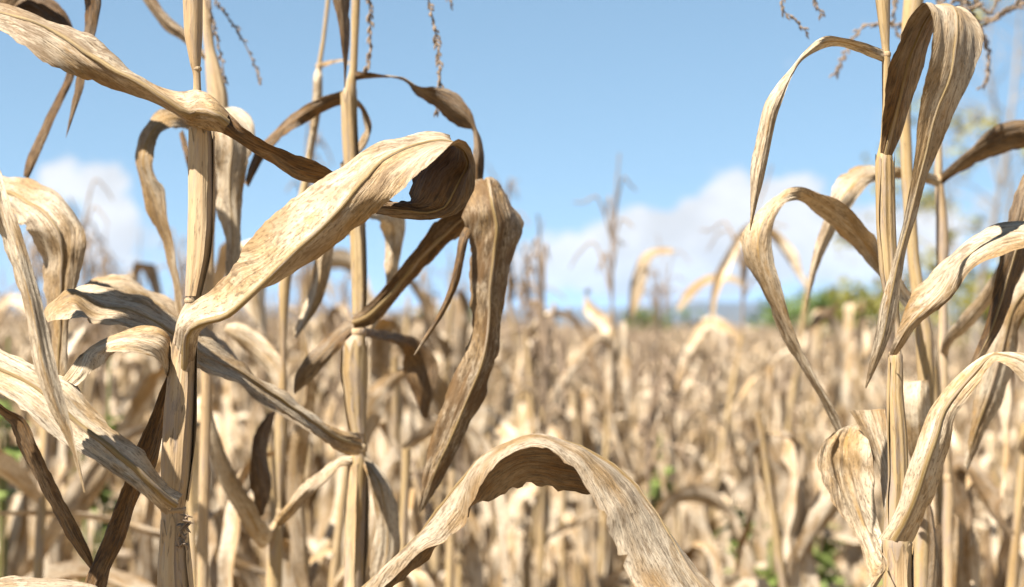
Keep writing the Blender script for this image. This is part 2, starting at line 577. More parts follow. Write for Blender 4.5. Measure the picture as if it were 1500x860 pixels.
M_HILL = plain_material('wooded_hills', ((0.05, 0.06, 0.045), (0.085, 0.095, 0.07)), 0.01, 0.95, 6.0)

# ------------------------------------------------------------------ setting: ground, hills, haze
mb = MB()
gx = np.linspace(-9000, 9000, 61)
gx = np.sign(gx) * (np.abs(gx) / 9000) ** 2.2 * 9000
G = np.zeros((61, 61, 3))
G[:, :, 0] = gx[None, :]
G[:, :, 1] = gx[:, None]
rr_ = np.hypot(G[:, :, 0], G[:, :, 1])
G[:, :, 2] = np.where(rr_ < 90, 0.02 * np.sin(G[:, :, 0] * 1.7) * np.cos(G[:, :, 1] * 1.3), 0.0)
mb.grid(G, G[:, :, :2].copy(), np.zeros((61, 61, 2)))
ground = mb.build('ground', M_SOIL)
tag(ground, kind='structure')


def ridge(name, y0, depth, x0, x1, hts, seed):
    rng = random.Random(seed)
    nx, ny = 120, 14
    xs = np.linspace(x0, x1, nx)
    prof = np.interp(xs, [h[0] for h in hts], [h[1] for h in hts])
    nzz = smooth_noise(rng, xs, 0.004, 4)
    G = np.zeros((ny, nx, 3))
    for j in range(ny):
        f = j / (ny - 1)
        s_ = math.sin(f * math.pi) ** 0.8
        G[j, :, 0] = xs
        G[j, :, 1] = y0 + depth * f
        G[j, :, 2] = np.maximum(-1.0, (prof + nzz * prof * 0.10 + smooth_noise(rng, xs, 0.006, 3) * prof * 0.05) * s_ - 1.0)
    b = MB()
    b.grid(G, G[:, :, :2].copy(), np.zeros((ny, nx, 2)))
    o = b.build(name, M_HILL)
    return tag(o, kind='structure')


ridge('hills', 5200, 1700, -3600, 3600,
      [(-3600, 40), (-2200, 80), (-1200, 75), (-500, 50), (100, 40), (480, 66), (850, 112), (1150, 92), (2000, 60), (3600, 40)], 4)
ridge('hills', 6900, 1200, -4200, 4200, [(-4200, 50), (-1500, 105), (-300, 70), (600, 100), (1600, 115), (2600, 80), (4200, 50)], 9)

# haze: one closed box of even thin air round the whole scene
hz = bpy.data.meshes.new('haze')
hx, hy0, hy1, hz0, hz1 = 8800, -900, 8900, -2.5, 135.0
hv = [(x, y, z) for z in (hz0, hz1) for y in (hy0, hy1) for x in (-hx, hx)]
hz.from_pydata(hv, [], [(0, 2, 3, 1), (4, 5, 7, 6), (0, 1, 5, 4), (2, 6, 7, 3), (0, 4, 6, 2), (1, 3, 7, 5)])
HAZE = True
if HAZE:
    ho = bpy.data.objects.new('haze', hz)
    COL.objects.link(ho)
    tag(ho, kind='stuff', label='thin blue haze over the distant hills', cat='haze')
    hm = bpy.data.materials.new('haze_air')
    hm.use_nodes = True
    H = NT(hm.node_tree)
    H.n.clear()
    pv = H.new('ShaderNodeVolumePrincipled')
    pv.inputs['Color'].default_value = (0.46, 0.62, 1.0, 1)
    pv.inputs['Density'].default_value = 4.5e-5
    ou = H.new('ShaderNodeOutputMaterial')
    H.l.new(pv.outputs[0], ou.inputs['Volume'])
    hz.materials.append(hm)

# ------------------------------------------------------------------ foreground plants
SEED = [100]


def nseed():
    SEED[0] += 1
    return SEED[0]


def plant(name, label, bx, d, group='withered corn plants in the foreground', cat='corn plant'):
    """bx = photo x of the stalk where it leaves the frame; the Empty stands on the ground below it"""
    p = P(bx, 860, d)
    return empty(name, (p[0], p[1], 0.0), label, cat, group)


def leaf(root, st, brown=0.35, rib=0.0, label=None, rnd=None, flip=False, **kw):  # flip picks the face in view; some leaves turn the shade-browned one out
    sd = nseed()
    pts, uv, tv, n, width = leaf_grid(st, sd, **kw)
    b = MB()
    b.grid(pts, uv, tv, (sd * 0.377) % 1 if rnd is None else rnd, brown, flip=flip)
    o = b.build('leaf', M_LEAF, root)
    o['label'] = label if label else None
    if not label:
        del o['label']
    if rib > 0:
        c = pts.shape[1] // 2
        line = pts[::2, c]
        k = len(line)
        r = np.linspace(rib, rib * 0.25, k) * np.clip(np.linspace(1, 0, k) * 6, 0.15, 1)
        g = tube_grid(line, r, 8)
        b2 = MB()
        b2.grid(*g, rnd=0.3, brown=0.15, close=True)
        b2.build('midrib', M_RIB, o)
    return o


def stalk(root, rows, mat, seam=None, nodes=(), extra_top=None, brown=0.3, seam_h=0.12, to_ground=True):
    """rows = (x_left, x_right, y, depth) down the stalk in photo pixels"""
    pts, rad = [], []
    for xl, xr, y, d in rows:
        pts.append(P((xl + xr) / 2, y, d)); rad.append((xr - xl) / 2 / FPX * d)
    if to_ground:
        L = root.location
        last = pts[-1]
        gnd = np.array((L[0] * 1.0, L[1], -0.02))
        for f in (0.3, 0.65, 1.0):
            pts.append(last * (1 - f) + gnd * f)
            rad.append(rad[-1] * (1.05 if f < 1 else 1.1))
    pts, rad = np.array(pts), np.array(rad)
    # piecewise interpolation that keeps the narrow nodes crisp
    seg = np.concatenate([[0], np.cumsum(np.linalg.norm(np.diff(pts, axis=0), axis=1))])
    n = int(min(420, max(60, seg[-1] / 0.005)))
    u = np.unique(np.concatenate([np.linspace(0, seg[-1], n), seg]))
    path = np.stack([np.interp(u, seg, pts[:, i]) for i in range(3)], -1)
    rd = np.interp(u, seg, rad)
    ker = np.ones(3) / 3
    for i in range(3):
        path[1:-1, i] = np.convolve(path[:, i], ker, 'valid')
    rd[1:-1] = np.convolve(rd, ker, 'valid')
    sd = nseed()
    rng = random.Random(sd)
    wob = smooth_noise(rng, u, 18, 2) * 0.0006
    path[:, 0] += wob
    
    rd = rd * (1 + 0.03 * smooth_noise(rng, u, 40, 2))
    g = tube_grid(path, rd, 40, 0.004, seam, seam_h)
    g[1][:, :, 0] += sd * 0.7
    b = MB()
    b.grid(*g, rnd=(sd * 0.31) % 1, brown=brown, close=True)
    o = b.build('stalk', mat, root)
    for (x, y, d, r, h) in nodes:
        c = P(x, y, d)
        rr = r / FPX * d
        hh = h / FPX * d
        zz = np.linspace(-1, 1, 9)
        line = c[None, :] + np.stack([0 * zz, 0 * zz, zz * hh], -1)
        rad2 = rr * (0.9 + 0.16 * np.sqrt(np.maximum(0, 1 - zz ** 2)))
        gg = tube_grid(line, rad2, 28, 0.02)
        b2 = MB()
        b2.grid(*gg, rnd=rng.random(), brown=0.9, close=True)
        b2.build('node', M_STALK, o)
    return o


def sheath(root, rows, mat, gap=50, half=20, flare=1.25, brown=0.5):
    """papery leaf base wrapped round the stalk, open along one side; rows as in stalk(), top to bottom"""
    sd = nseed()
    rng = random.Random(sd)
    pts = np.array([P((a + b_) / 2, y, d) for a, b_, y, d in rows])
    rad = np.array([(b_ - a) / 2 / FPX * d for a, b_, y, d in rows])
    seg = np.concatenate([[0], np.cumsum(np.linalg.norm(np.diff(pts, axis=0), axis=1))])
    n = max(24, int(seg[-1] / 0.004))
    u = np.linspace(0, seg[-1], n)
    path = np.stack([np.interp(u, seg, pts[:, k]) for k in range(3)], -1)
    rd = np.interp(u, seg, rad)
    th = np.radians(np.linspace(gap + half, gap + 360 - half, 40))
    lim = np.linspace(-1, 1, 40)
    e1 = 0.10 * smooth_noise(rng, u, 40, 3)
    e2 = 0.10 * smooth_noise(rng, u, 40, 3)
    TH = th[None, :] + np.where(lim < 0, e1[:, None], e2[:, None]) * np.abs(lim)[None, :] ** 6
    lift = 1.035 + 0.16 * np.abs(lim)[None, :] ** 14 * (1 + smooth_noise(rng, u, 50, 2))[:, None]
    top = np.exp(-u / 0.010)[:, None] * (flare - 1) * (0.6 + 0.4 * np.sin(TH * 3 + rng.uniform(0, 6)))
    rr = rd[:, None] * (lift + top) + 0.0003 * np.sin(TH * 11)
    g = np.zeros((n, 40, 3))
    g[:, :, 0] = path[:, None, 0] + rr * np.cos(TH)
    g[:, :, 1] = path[:, None, 1] - rr * np.sin(TH)
    g[:, :, 2] = path[:, None, 2] + 0.004 * np.exp(-u / 0.02)[:, None] * (np.sin(TH * 5 + 1) + np.sin(TH * 9))
    uv = np.stack([u[:, None] + 0 * TH + sd * .9, TH * 0.012], -1)
    tv = np.stack([(u / seg[-1])[:, None] + 0 * TH, lim[None, :] + 0 * TH], -1)
    b = MB()
    b.grid(g, uv, tv, rng.random(), brown)
    return b.build('leaf_sheath', mat, root)


def tassel_strand(b, pts, r0=0.0011, r1=0.0006, bump=1.0, seed=0):
    rng = random.Random(seed)
    pts = np.array(pts)
    s = np.linspace(0, len(pts) - 1, 200)
    c = spline_eval(pts, s)
    arc = np.concatenate([[0], np.cumsum(np.linalg.norm(np.diff(c, axis=0), axis=1))])
    n = int(max(10, arc[-1] / 0.004))
    u = np.linspace(0, arc[-1], n)
    path = np.stack([np.interp(u, arc, c[:, i]) for i in range(3)], -1)
    rad = np.linspace(r0, r1, n)
    b.grid(*tube_grid(path, rad, 6), rnd=rng.random(), brown=0.4, close=True)
    # paired husks of spent florets along the branch
    if bump > 0:
        t = np.gradient(path, axis=0)
        for i in range(2, n - 1):
            for sgn in (-1, 1):
                if rng.random() < 0.22:
                    continue
                tt = t[i] / (np.linalg.norm(t[i]) + 1e-9)
                a = np.array((rng.uniform(-1, 1), rng.uniform(-1, 1), rng.uniform(-1, 1)))
                a -= tt * a.dot(tt)
                a /= np.linalg.norm(a) + 1e-9
                Ls = rng.uniform(0.005, 0.009) * bump
                tip = path[i] + (tt * rng.uniform(0.6, 0.95) + a * 0.4) * Ls
                mid = path[i] * 0.45 + tip * 0.55 + a * 0.0008
                line = np.array([path[i], mid, tip])
                b.grid(*tube_grid(line, np.array([0.0004, 0.0011, 0.0001]) * bump, 5), rnd=rng.random(), brown=0.5, close=True)


# ---- plant A: the sharp stalk at the left with the big curled leaf
pA = plant('corn_plant', 'sharp weathered corn stalk at left with a big curled leaf looping to the right', 258, 1.0)
stalk(pA, [(262, 297, -160, 1.0), (266, 298, -60, 1.0), (268, 297, 0, 1.0), (270, 297, 50, 1.0), (277, 295, 85, 1.0), (280, 294, 99, 1.0), (283, 294, 104, 1.0),
           (284, 295, 128, 1.0), (281, 297, 150, 1.0), (279, 300, 172, 1.0), (278, 309, 186, 1.0), (277, 313, 205, 1.0), (277, 314, 250, 1.0), (277, 314, 300, 1.0), (276, 313, 335, 1.0), (275, 308, 375, 1.0),
           (273, 301, 410, 1.0), (272, 294, 436, 1.0), (272, 292, 446, 1.0), (263, 291, 462, 1.0), (259, 290, 476, 1.0), (254, 289, 500, 1.0), (250, 287, 520, 1.0),
           (242, 285, 600, 1.0), (236, 280, 700, 1.0), (236, 274, 735, 1.0), (237, 271, 746, 1.0), (238, 272, 760, 1.0), (233, 280, 830, 1.0), (233, 283, 865, 1.0)],
      M_STALK, seam=R_(305), nodes=[(281.5, 441, 1.0, 10.5, 4), (288.5, 101, 1.0, 6.5, 3), (254, 746, 1.0, 17.5, 4)], brown=0.35, seam_h=0.14)
sheath(pA, [(278, 312, 196, 1.0), (277, 314, 250, 1.0), (277, 314, 300, 1.0), (276, 313, 335, 1.0), (275, 308, 375, 1.0), (273, 301, 410, 1.0), (272, 295, 434, 1.0)], M_STALK, 42, 16, 1.1)
sheath(pA, [(252, 288, 508, 1.0), (242, 285, 600, 1.0), (236, 280, 700, 1.0), (236, 275, 734, 1.0)], M_STALK, 38, 20, 1.05, .7)
sheath(pA, [(238, 273, 766, 1.0), (233, 280, 830, 1.0), (232, 284, 880, 1.0)], M_STALK, 60, 18, 1.1, .6)
# A1 long twisted leaf to the upper left
leaf(pA, [S3(334, 166, 332, 180, 328, 196, .985, .974, .985), S3(312, 142, 312, 166, 308, 192, .99, .966, .985), S3(288, 130, 289, 163, 286, 188, .995, .977, .985), S3(262, 131, 276, 168, 272, 184, 1.005, .972, .99), S3(225, 121, 247, 150, 250, 167, 1.015, .97, 1.0),
          S3(196, 107, 209, 124, 209, 146, 1.02, .972, 1.005), S3(164, 83, 172, 106, 176, 135, 1.025, .975, 1.0), S3(135, 55, 142, 88, 140, 124, 1.03, .98, 0.995),
          S3(105, 37, 105, 63, 105, 110, 1.03, .985, 0.985), S3(70, 30, 75, 45, 78, 98, 1.03, .99, .975), S3(33, 14, 40, 30, 48, 80, 1.03, .99, .97),
          S3(0, 6, 8, 22, 10, 46, 1.03, 1.0, .975), S3(-40, 0, -34, 18, -40, 30, 1.03, 1.0, .985), S3(-90, 20, -84, 40, -80, 40, 1.02, 1.0, .99), S3(-110, 90, -105, 95, -100, 90, 1.01, 1.0, 1.0)],
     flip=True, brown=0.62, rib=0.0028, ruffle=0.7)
# A1b dark leaf leaving the same node to the right
leaf(pA, [S3(270, 146, 274, 166, 278, 186, 1.005, .995, .995), S3(284, 140, 287, 162, 288, 186, 1.0, .99, .995), S3(300, 140, 302, 162, 302, 186, .998, .985, .99), S3(320, 151, 321, 176, 323, 196, .995, .975, .99),
          S3(345, 174, 343, 195, 348, 208, .985, .985, 1.0), S3(370, 195, 372, 212, 375, 224, .98, .99, 1.005), S3(400, 212, 402, 225, 404, 241, .985, .995, 1.02),
          S3(440, 229, 440, 246, 440, 264, .99, 1.0, 1.025), S3(480, 246, 478, 256, 472, 272, 1.0, 1.015, 1.03), S3(520, 270, 518, 281, 515, 296, 1.02, 1.03, 1.04),
          S3(570, 293, 570, 304, 570, 317, 1.03, 1.04, 1.05), S3(625, 304, 625, 312, 625, 322, 1.03, 1.035, 1.04), S3(672, 306, 672, 309, 672, 313, 1.02, 1.02, 1.02)],
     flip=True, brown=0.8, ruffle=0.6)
# A2 the big curled leaf
leaf(pA, [S3(256, 535, 270, 540, 284, 535, 1.0, .9925, 1.0), S3(256, 495, 272, 505, 291, 500, .993, .9845, .992), S3(261, 466, 278, 484, 295, 486, .99, .970, .988), S3(284, 443, 298, 472, 302, 478, .99, .960, .99), S3(318, 414, 333, 462, 322, 458, .985, .95, .985), S3(342, 382, 370, 430, 358, 428, .975, .94, .98), S3(366, 347, 402, 400, 398, 421, .972, .932, .965),
          S3(398, 314, 434, 368, 443, 394, .97, .928, .958), S3(440, 283, 472, 334, 492, 358, .968, .926, .952), S3(488, 250, 506, 298, 534, 324, .966, .928, .94), S3(532, 219, 536, 262, 572, 294, .965, .932, .93),
          S3(568, 202, 566, 234, 598, 270, .978, .944, .925), S3(612, 199, 634, 208, 645, 225, .998, .955, .915), S3(655, 203, 672, 214, 674, 207, 1.003, .958, .915),
          S3(624, 216, 684, 240, 690, 230, 1.0, .955, .920), S3(604, 240, 672, 262, 694, 256, .992, .95, .924), S3(596, 268, 660, 288, 692, 282, .988, .95, .93), S3(598, 290, 650, 304, 684, 300, .985, .957, .938),
          S3(588, 296, 628, 311, 664, 314, .985, .968, .955), S3(568, 294, 600, 309, 634, 322, .985, .975, .975), S3(545, 290, 565, 306, 585, 321, .99, .985, .99), S3(520, 298, 530, 303, 540, 310, 1.02, 1.01, 1.0)],
     brown=0.55, rib=0.0025, ruffle=0.6, label='broad leaf that loops over at its tip')
# A4 wide leaf crossing lower left, fixed at the lower node
leaf(pA, [S(268, 724, 244, 754, .985, -.01, .012), S(250, 714, 228, 741, .975, -.02, .012), S(234, 697, 209, 724, .968, -.03, .012), S(208, 665, 176, 701, .96, -.035, .010), S(176, 634, 126, 668, .958, -.04, .010),
          S(142, 598, 84, 647, .958, -.045, .008), S(113, 566, 42, 614, .96, -.05, .008), S(80, 552, 0, 574, .965, -.05, .008), S(30, 526, -50, 552, .97, -.05, .008), S(-20, 494, -90, 536, .975, -.045, .008),
          S(-90, 478, -130, 520, .98, -.03, .006), S(-160, 520, -170, 530, .99, -.01, .003)],
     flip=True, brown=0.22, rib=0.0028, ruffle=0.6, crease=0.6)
# A6 pale drooping leaf with dark underside
leaf(pA, [S(252, 536, 246, 556, 1.01, -.004, .004), S(253, 512, 242, 548, 1.0, -.02, .006), S(248, 490, 226, 524, .99, -.035, .006), S(230, 477, 196, 515, .985, -.045, .008), S(205, 475, 168, 516, .985, -.05, .010),
          S(180, 484, 150, 514, .985, -.035, .008), S3(160, 494, 146, 506, 167, 517, 1.0, .985, .97), S3(140, 508, 126, 516, 162, 524, 1.0, .99, .975), S3(117, 520, 118, 530, 146, 540, .99, .985, .98),
          S3(103, 538, 108, 546, 124, 558, .985, .983, .982), S3(91, 554, 98, 558, 112, 566, .985, .983, .98)],
     flip=True, brown=0.25, ruffle=0.5)
# A7 dark narrow leaf running down left behind A4
leaf(pA, [S(250, 540, 254, 556, 1.02, .0, .003), S(238, 564, 250, 584, 1.025, .01, .004), S(220, 610, 240, 636, 1.03, .02, .005), S(201, 651, 230, 682, 1.03, .02, .006), S(184, 700, 204, 724, 1.03, .02, .006),
          S(166, 748, 192, 762, 1.03, .015, .006), S(150, 790, 180, 800, 1.025, .01, .006), S(134, 826, 164, 832, 1.02, .01, .005), S(118, 864, 152, 872, 1.015, .005, .004), S(110, 900, 130, 905, 1.01, 0, .003)],
     brown=0.85, ruffle=0.5)
# clump of dried debris caught at the lower node
b = MB()
rg = random.Random(5)
for i in range(26):
    c = P(268 + rg.uniform(-6, 7), 768 + rg.uniform(-14, 34), .975 + rg.uniform(-.004, .004))
    dv = np.array((rg.uniform(-1, 1), rg.uniform(-1, 1), rg.uniform(-1, 1)))
    dv = dv / np.linalg.norm(dv) * rg.uniform(.002, .005)
    b.grid(*tube_grid(np.array([c - dv, c, c + dv]), np.array([.0002, .0011, .0002]), 6), rnd=rg.random(), brown=rg.uniform(.2, 1), close=True)
b.build('husk_scraps', M_TASSEL, pA)

# ---- plant off the left edge: hanging leaves that enter the picture
pL = plant('corn_plant', 'corn plant past the left edge with a narrow sharp leaf hanging into view', -190, 0.95)
stalk(pL, [(-190, -160, -200, .95), (-192, -158, 200, .95), (-190, -155, 240, .95), (-195, -158, 600, .95), (-205, -165, 870, .95)], M_STALK, seam=1.0)
leaf(pL, [S(-176, 230, -172, 262, .95, 0, .003), S(-120, 172, -110, 220, .94, -.03, .006), S(-60, 170, -46, 225, .93, -.04, .006), S(-20, 205, -34, 270, .925, -.035, .006), S(2, 252, -14, 310, .92, -.02, .006), S(16, 296, 2, 352, .918, 0.014, .008, .55),
          S(35, 351, 20, 398, .916, 0.014, .012, .6), S(52, 407, 36, 450, .915, 0.014, .014, .62), S(66, 459, 44, 496, .914, 0.014, .014, .62), S(80, 524, 53, 548, .913, 0.014, .012, .6), S(94, 582, 66, 584, .912, 0.014, .010, .58),
          S(106, 628, 84, 620, .912, 0.014, .006), S(116, 676, 104, 660, .912, 0.014, .003), S(125, 722, 123, 720, .912, 0.014, .001)],
     brown=0.2, rib=0.0, crease=0.8, ruffle=0.35, label='narrow pointed leaf hanging straight down')
leaf(pL, [S(-176, 560, -170, 590, .96, 0, .003), S(-110, 540, -100, 575, 1.0, .02, .004), S(-40, 560, -35, 590, 1.03, .02, .004), S(10, 598, 4, 612, 1.04, .015, .004), S(36, 612, 16, 624, 1.04, .015, .004), S(54, 648, 30, 660, 1.04, .015, .004),
          S(74, 690, 52, 704, 1.04, .015, .004), S(98, 738, 76, 748, 1.04, .015, .004), S(122, 785, 104, 796, 1.04, .01, .004), S(135, 815, 122, 820, 1.04, .008, .003), S(137, 834, 133, 834, 1.04, 0, .001)],
     flip=True, brown=0.8, ruffle=0.4)
leaf(pL, [S(-180, 900, -176, 925, .96, 0, .003), S(-100, 862, -96, 900, .96, -.02, .004), S(-30, 850, -26, 890, .95, -.03, .004), S(40, 848, 44, 886, .95, -.03, .004), S(100, 846, 104, 880, .95, -.03, .004), S(140, 856, 142, 880, .95, -.02, .003), S(160, 880, 160, 890, .95, 0, .001)],
     brown=0.5)

# ---- plant E: farther plant past the left edge with a broad hanging leaf
pE = plant('corn_plant', 'soft-focus corn plant at the left edge with a wide leaf folded down', -60, 1.3)
stalk(pE, [(-40, -20, -250, 1.3), (-45, -22, 60, 1.3), (-52, -22, 300, 1.3), (-62, -30, 600, 1.3), (-72, -36, 870, 1.3)], M_STALK_LIGHT, seam=0.8)
leaf(pE, [S(-34, 300, -30, 330, 1.3, 0, .004), S(-20, 262, -12, 316, 1.27, -.04, .008), S(14, 254, 12, 310, 1.24, -.05, .010), S(50, 266, 26, 326, 1.22, -.05, .012), S(92, 286, 36, 336, 1.205, -.03, .016), S(122, 324, 46, 352, 1.20, -.01, .020), S(127, 352, 55, 380, 1.2, 0.022, .018),
          S(118, 398, 62, 408, 1.2, 0.022, .014), S(109, 440, 68, 438, 1.2, 0.022, .012), S(101, 480, 75, 480, 1.2, 0.022, .010), S(98, 540, 72, 540, 1.2, 0.022, .008), S(88, 600, 76, 600, 1.2, 0.022, .004), S(84, 640, 80, 640, 1.2, 0.022, .001)],
     brown=0.4, rib=0.003, ruffle=0.8, label='wide leaf folded over and hanging')
leaf(pE, [S(-36, 60, -30, 80, 1.3, 0, .003), S(20, -60, 40, -20, 1.26, -.03, .006), S(90, -80, 92, -30, 1.22, -.04, .006), S(142, -40, 122, -10, 1.2, -.02, .006), S(149, 0, 121, 6, 1.2, .01, .006), S(144, 34, 123, 38, 1.2, .01, .006), S(135, 68, 118, 66, 1.2, .01, .005),
          S(128, 100, 115, 98, 1.2, .008, .004), S(122, 130, 110, 132, 1.2, .008, .004), S(112, 160, 103, 166, 1.2, .005, .003), S(97, 202, 96, 202, 1.2, 0, .001)], flip=True, brown=0.6)
leaf(pE, [S(-36, 55, -30, 85, 1.32, 0, .003), S(20, -20, 30, 20, 1.3, -.03, .005), S(90, 10, 80, 40, 1.29, -.03, .006), S(118, 76, 98, 70, 1.28, -.01, .004), S(109, 112, 96, 110, 1.28, .01, .004), S(96, 142, 82, 142, 1.28, .01, .004), S(82, 172, 66, 172, 1.28, .012, .004), S(67, 206, 51, 206, 1.28, .012, .004), S(53, 238, 38, 236, 1.28, .01, .003), S(42, 262, 34, 258, 1.28, 0, .001)], flip=True, brown=0.75)

# ---- plant F: just behind plant A
pF = plant('corn_plant', 'pale corn plant behind the sharp left stalk with a white leaf folded down', 296, 1.42)
stalk(pF, [(292, 304, -200, 1.42), (296, 310, 40, 1.42), (299, 314, 72, 1.42), (300, 324, 105, 1.42), (303, 332, 139, 1.42), (302, 334, 170, 1.42), (296, 314, 330, 1.42), (294, 309, 600, 1.42), (288, 304, 865, 1.42)], M_STALK, seam=0.9)
leaf(pF, [S(306, 176, 310, 196, 1.40, 0, .004), S(322, 164, 318, 190, 1.37, -.04, .006), S(338, 156, 316, 182, 1.35, -.05, .008), S(352, 158, 310, 188, 1.335, -.05, .012), S(370, 180, 304, 200, 1.325, -.03, .018), S(372, 212, 308, 226, 1.32, -.01, .020), S(362, 246, 314, 256, 1.32, 0.02, .018),
          S(357, 280, 318, 290, 1.32, 0.02, .014), S(355, 320, 326, 328, 1.32, 0.02, .012), S(353, 352, 330, 356, 1.32, 0.02, .01), S(350, 390, 330, 390, 1.32, 0.02, .006), S(340, 424, 334, 424, 1.32, 0.02, .002)],
     brown=0.3, rib=0.002, label='white leaf folded down')
leaf(pF, [S(300, 196, 304, 206, 1.40, 0, .003), S(280, 176, 278, 192, 1.36, -.02, .004), S(258, 162, 264, 186, 1.33, -.03, .005), S(236, 164, 246, 190, 1.31, -.03, .005), S(216, 180, 230, 206, 1.30, -.02, .006), S(199, 208, 226, 228, 1.295, -0.022, .008), S(197, 232, 224, 246, 1.295, -0.022, .009), S(205, 268, 230, 262, 1.295, -0.022, .009), S(214, 304, 241, 276, 1.295, -0.022, .008),
          S(226, 328, 245, 314, 1.295, -0.022, .007), S(240, 358, 252, 346, 1.295, -0.022, .006), S(248, 392, 258, 386, 1.295, -0.022, .005), S(254, 430, 264, 428, 1.295, -0.022, .004), S(258, 464, 269, 456, 1.295, -0.022, .003)],
     flip=True, brown=0.3, ruffle=1.1)
leaf(pF, [S(298, 74, 302, 90, 1.42, 0, .003), S(276, 46, 266, 60, 1.43, .01, .003), S(250, 26, 240, 42, 1.44, .015, .004), S(228, -4, 212, 8, 1.45, .015, .004), S(206, -50, 190, -40, 1.46, .01, .004), S(180, -70, 176, -60, 1.46, 0, .002)], flip=True, brown=0.85)
leaf(pF, [S(262, 196, 268, 190, 1.40, 0, .003), S(266, 214, 274, 206, 1.39, .01, .003), S(272, 236, 280, 226, 1.38, .01, .003), S(280, 262, 286, 256, 1.38, 0, .002)], brown=0.9)
b = MB()
tassel_strand(b, [P(299, -230, 1.42), P(298, -80, 1.42), P(304, 0, 1.4), (P(316, 50, 1.4)), P(325, 90, 1.4), P(330, 122, 1.4)], seed=1)
tassel_strand(b, [P(299, -230, 1.42), P(296, -70, 1.44), P(314, -4, 1.44), P(346, 42, 1.44), P(368, 84, 1.44), P(383, 124, 1.44)], seed=2)
tassel_strand(b, [P(299, -200, 1.42), P(297, -320, 1.42), P(300, -420, 1.42)], seed=3)
b.build('tassel', M_TASSEL, pF)

# ---- plant B: the straw-coloured stalk in the middle left
pB = plant('corn_plant', 'straw coloured corn stalk left of centre with broad leaf folded sharply down', 519, 1.33)
DB = 1.33
stalk(pB, [(516, 527, -240, DB), (515, 528, -60, DB), (514, 527, 0, DB), (513, 524, 60, DB), (512, 523, 104, DB), (506, 522, 124, DB), (500, 522, 145, DB), (501, 523, 190, DB), (503, 524, 226, DB),
           (508, 530, 280, DB), (513, 535, 325, DB), (515, 536, 400, DB), (517, 536, 460, DB), (517, 535, 478, DB), (516, 536, 493, DB), (503, 538, 507, DB), (501, 538, 545, DB), (506, 537, 585, DB),
           (510, 536, 612, DB), (515, 537, 634, DB), (516, 537, 660, DB), (512, 538, 680, DB), (507, 537, 735, DB), (506, 536, 770, DB), (505, 533, 865, DB)],
      M_STALK_LIGHT, seam=R_(300), nodes=[(526, 486, DB, 10.5, 5), (526, 656, DB, 12, 6)], brown=0.35)
sheath(pB, [(500, 522, 140, DB), (501, 523, 190, DB), (503, 524, 226, DB), (508, 530, 280, DB), (513, 535, 325, DB), (515, 536, 400, DB), (517, 536, 460, DB)], M_STALK_LIGHT, 40, 22, 1.1, .4)
sheath(pB, [(503, 538, 506, DB), (501, 538, 545, DB), (506, 537, 585, DB), (510, 536, 612, DB), (514, 537, 634, DB)], M_STALK_LIGHT, 150, 18, 1.08, .5)
sheath(pB, [(511, 538, 684, DB), (507, 537, 735, DB), (506, 536, 770, DB), (505, 533, 870, DB)], M_STALK, 45, 40, 1.1, .5)
# H: rises to the right, folds over and hangs
leaf(pB, [S(517, 464, 518, 482, 1.315, 0, .004), S(532, 452, 548, 474, 1.31, .005, .005), S(560, 424, 578, 444, 1.30, .02, .005), S(588, 390, 604, 412, 1.29, .03, .006), S(616, 352, 634, 380, 1.275, .04, .008), S(646, 318, 664, 352, 1.26, .045, .008), S(672, 296, 690, 334, 1.25, .045, .006),
          S(684, 276, 712, 312, 1.235, .02, -.004), S3(690, 264, 712, 262, 720, 262, 1.255, 1.225, 1.25), S3(684, 284, 718, 274, 746, 288, 1.215, 1.20, 1.24), S3(680, 318, 722, 300, 772, 320, 1.20, 1.185, 1.225), S3(684, 340, 728, 330, 765, 342, 1.20, 1.185, 1.215), S3(685, 376, 724, 374, 747, 384, 1.2, 1.188, 1.21),
          S3(688, 420, 718, 424, 742, 432, 1.2, 1.19, 1.205), S3(692, 473, 716, 476, 734, 478, 1.2, 1.192, 1.205), S3(676, 520, 706, 532, 728, 526, 1.2, 1.192, 1.205), S3(656, 574, 682, 590, 712, 572, 1.2, 1.192, 1.205), S3(634, 632, 660, 642, 692, 614, 1.2, 1.194, 1.204), S3(622, 682, 640, 684, 664, 672, 1.2, 1.195, 1.202), S3(614, 738, 624, 728, 640, 716, 1.2, 1.198, 1.2), S3(612, 758, 613, 756, 615, 752, 1.2, 1.2, 1.2)],
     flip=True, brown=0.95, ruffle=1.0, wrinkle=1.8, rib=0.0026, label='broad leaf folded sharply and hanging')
# torn strip hanging in front of it
leaf(pB, [S(690, 318, 696, 330, 1.21, 0, .003), S(673, 346, 688, 346, 1.19, 0, .003), S(668, 376, 680, 380, 1.185, .0, .003), S(660, 412, 672, 416, 1.185, 0, .003), S(648, 446, 656, 450, 1.185, 0, .002), S(628, 482, 634, 486, 1.185, 0, .002), S(606, 520, 608, 520, 1.185, 0, .001)], brown=0.25, jag=.3)
# B1 arching thin leaf to the right
leaf(pB, [S(520, 104, 520, 118, 1.32, 0, .002), S(548, 107, 548, 114, 1.31, .02, .003), S(590, 112, 590, 119, 1.295, .03, .004), S(618, 126, 610, 136, 1.285, .035, .006), S(640, 128, 632, 154, 1.28, .03, .008), S(660, 130, 652, 174, 1.275, .025, .010), S(676, 142, 670, 185, 1.27, .02, .010), S(690, 164, 684, 189, 1.265, .015, .008),
          S(697, 186, 692, 192, 1.26, .005, .004), S(706, 206, 694, 212, 1.255, -.005, .005), S(710, 232, 692, 236, 1.25, -.005, .006), S(708, 262, 692, 258, 1.25, 0, .004), S(704, 290, 698, 290, 1.25, 0, .002)],
     flip=True, brown=0.55)
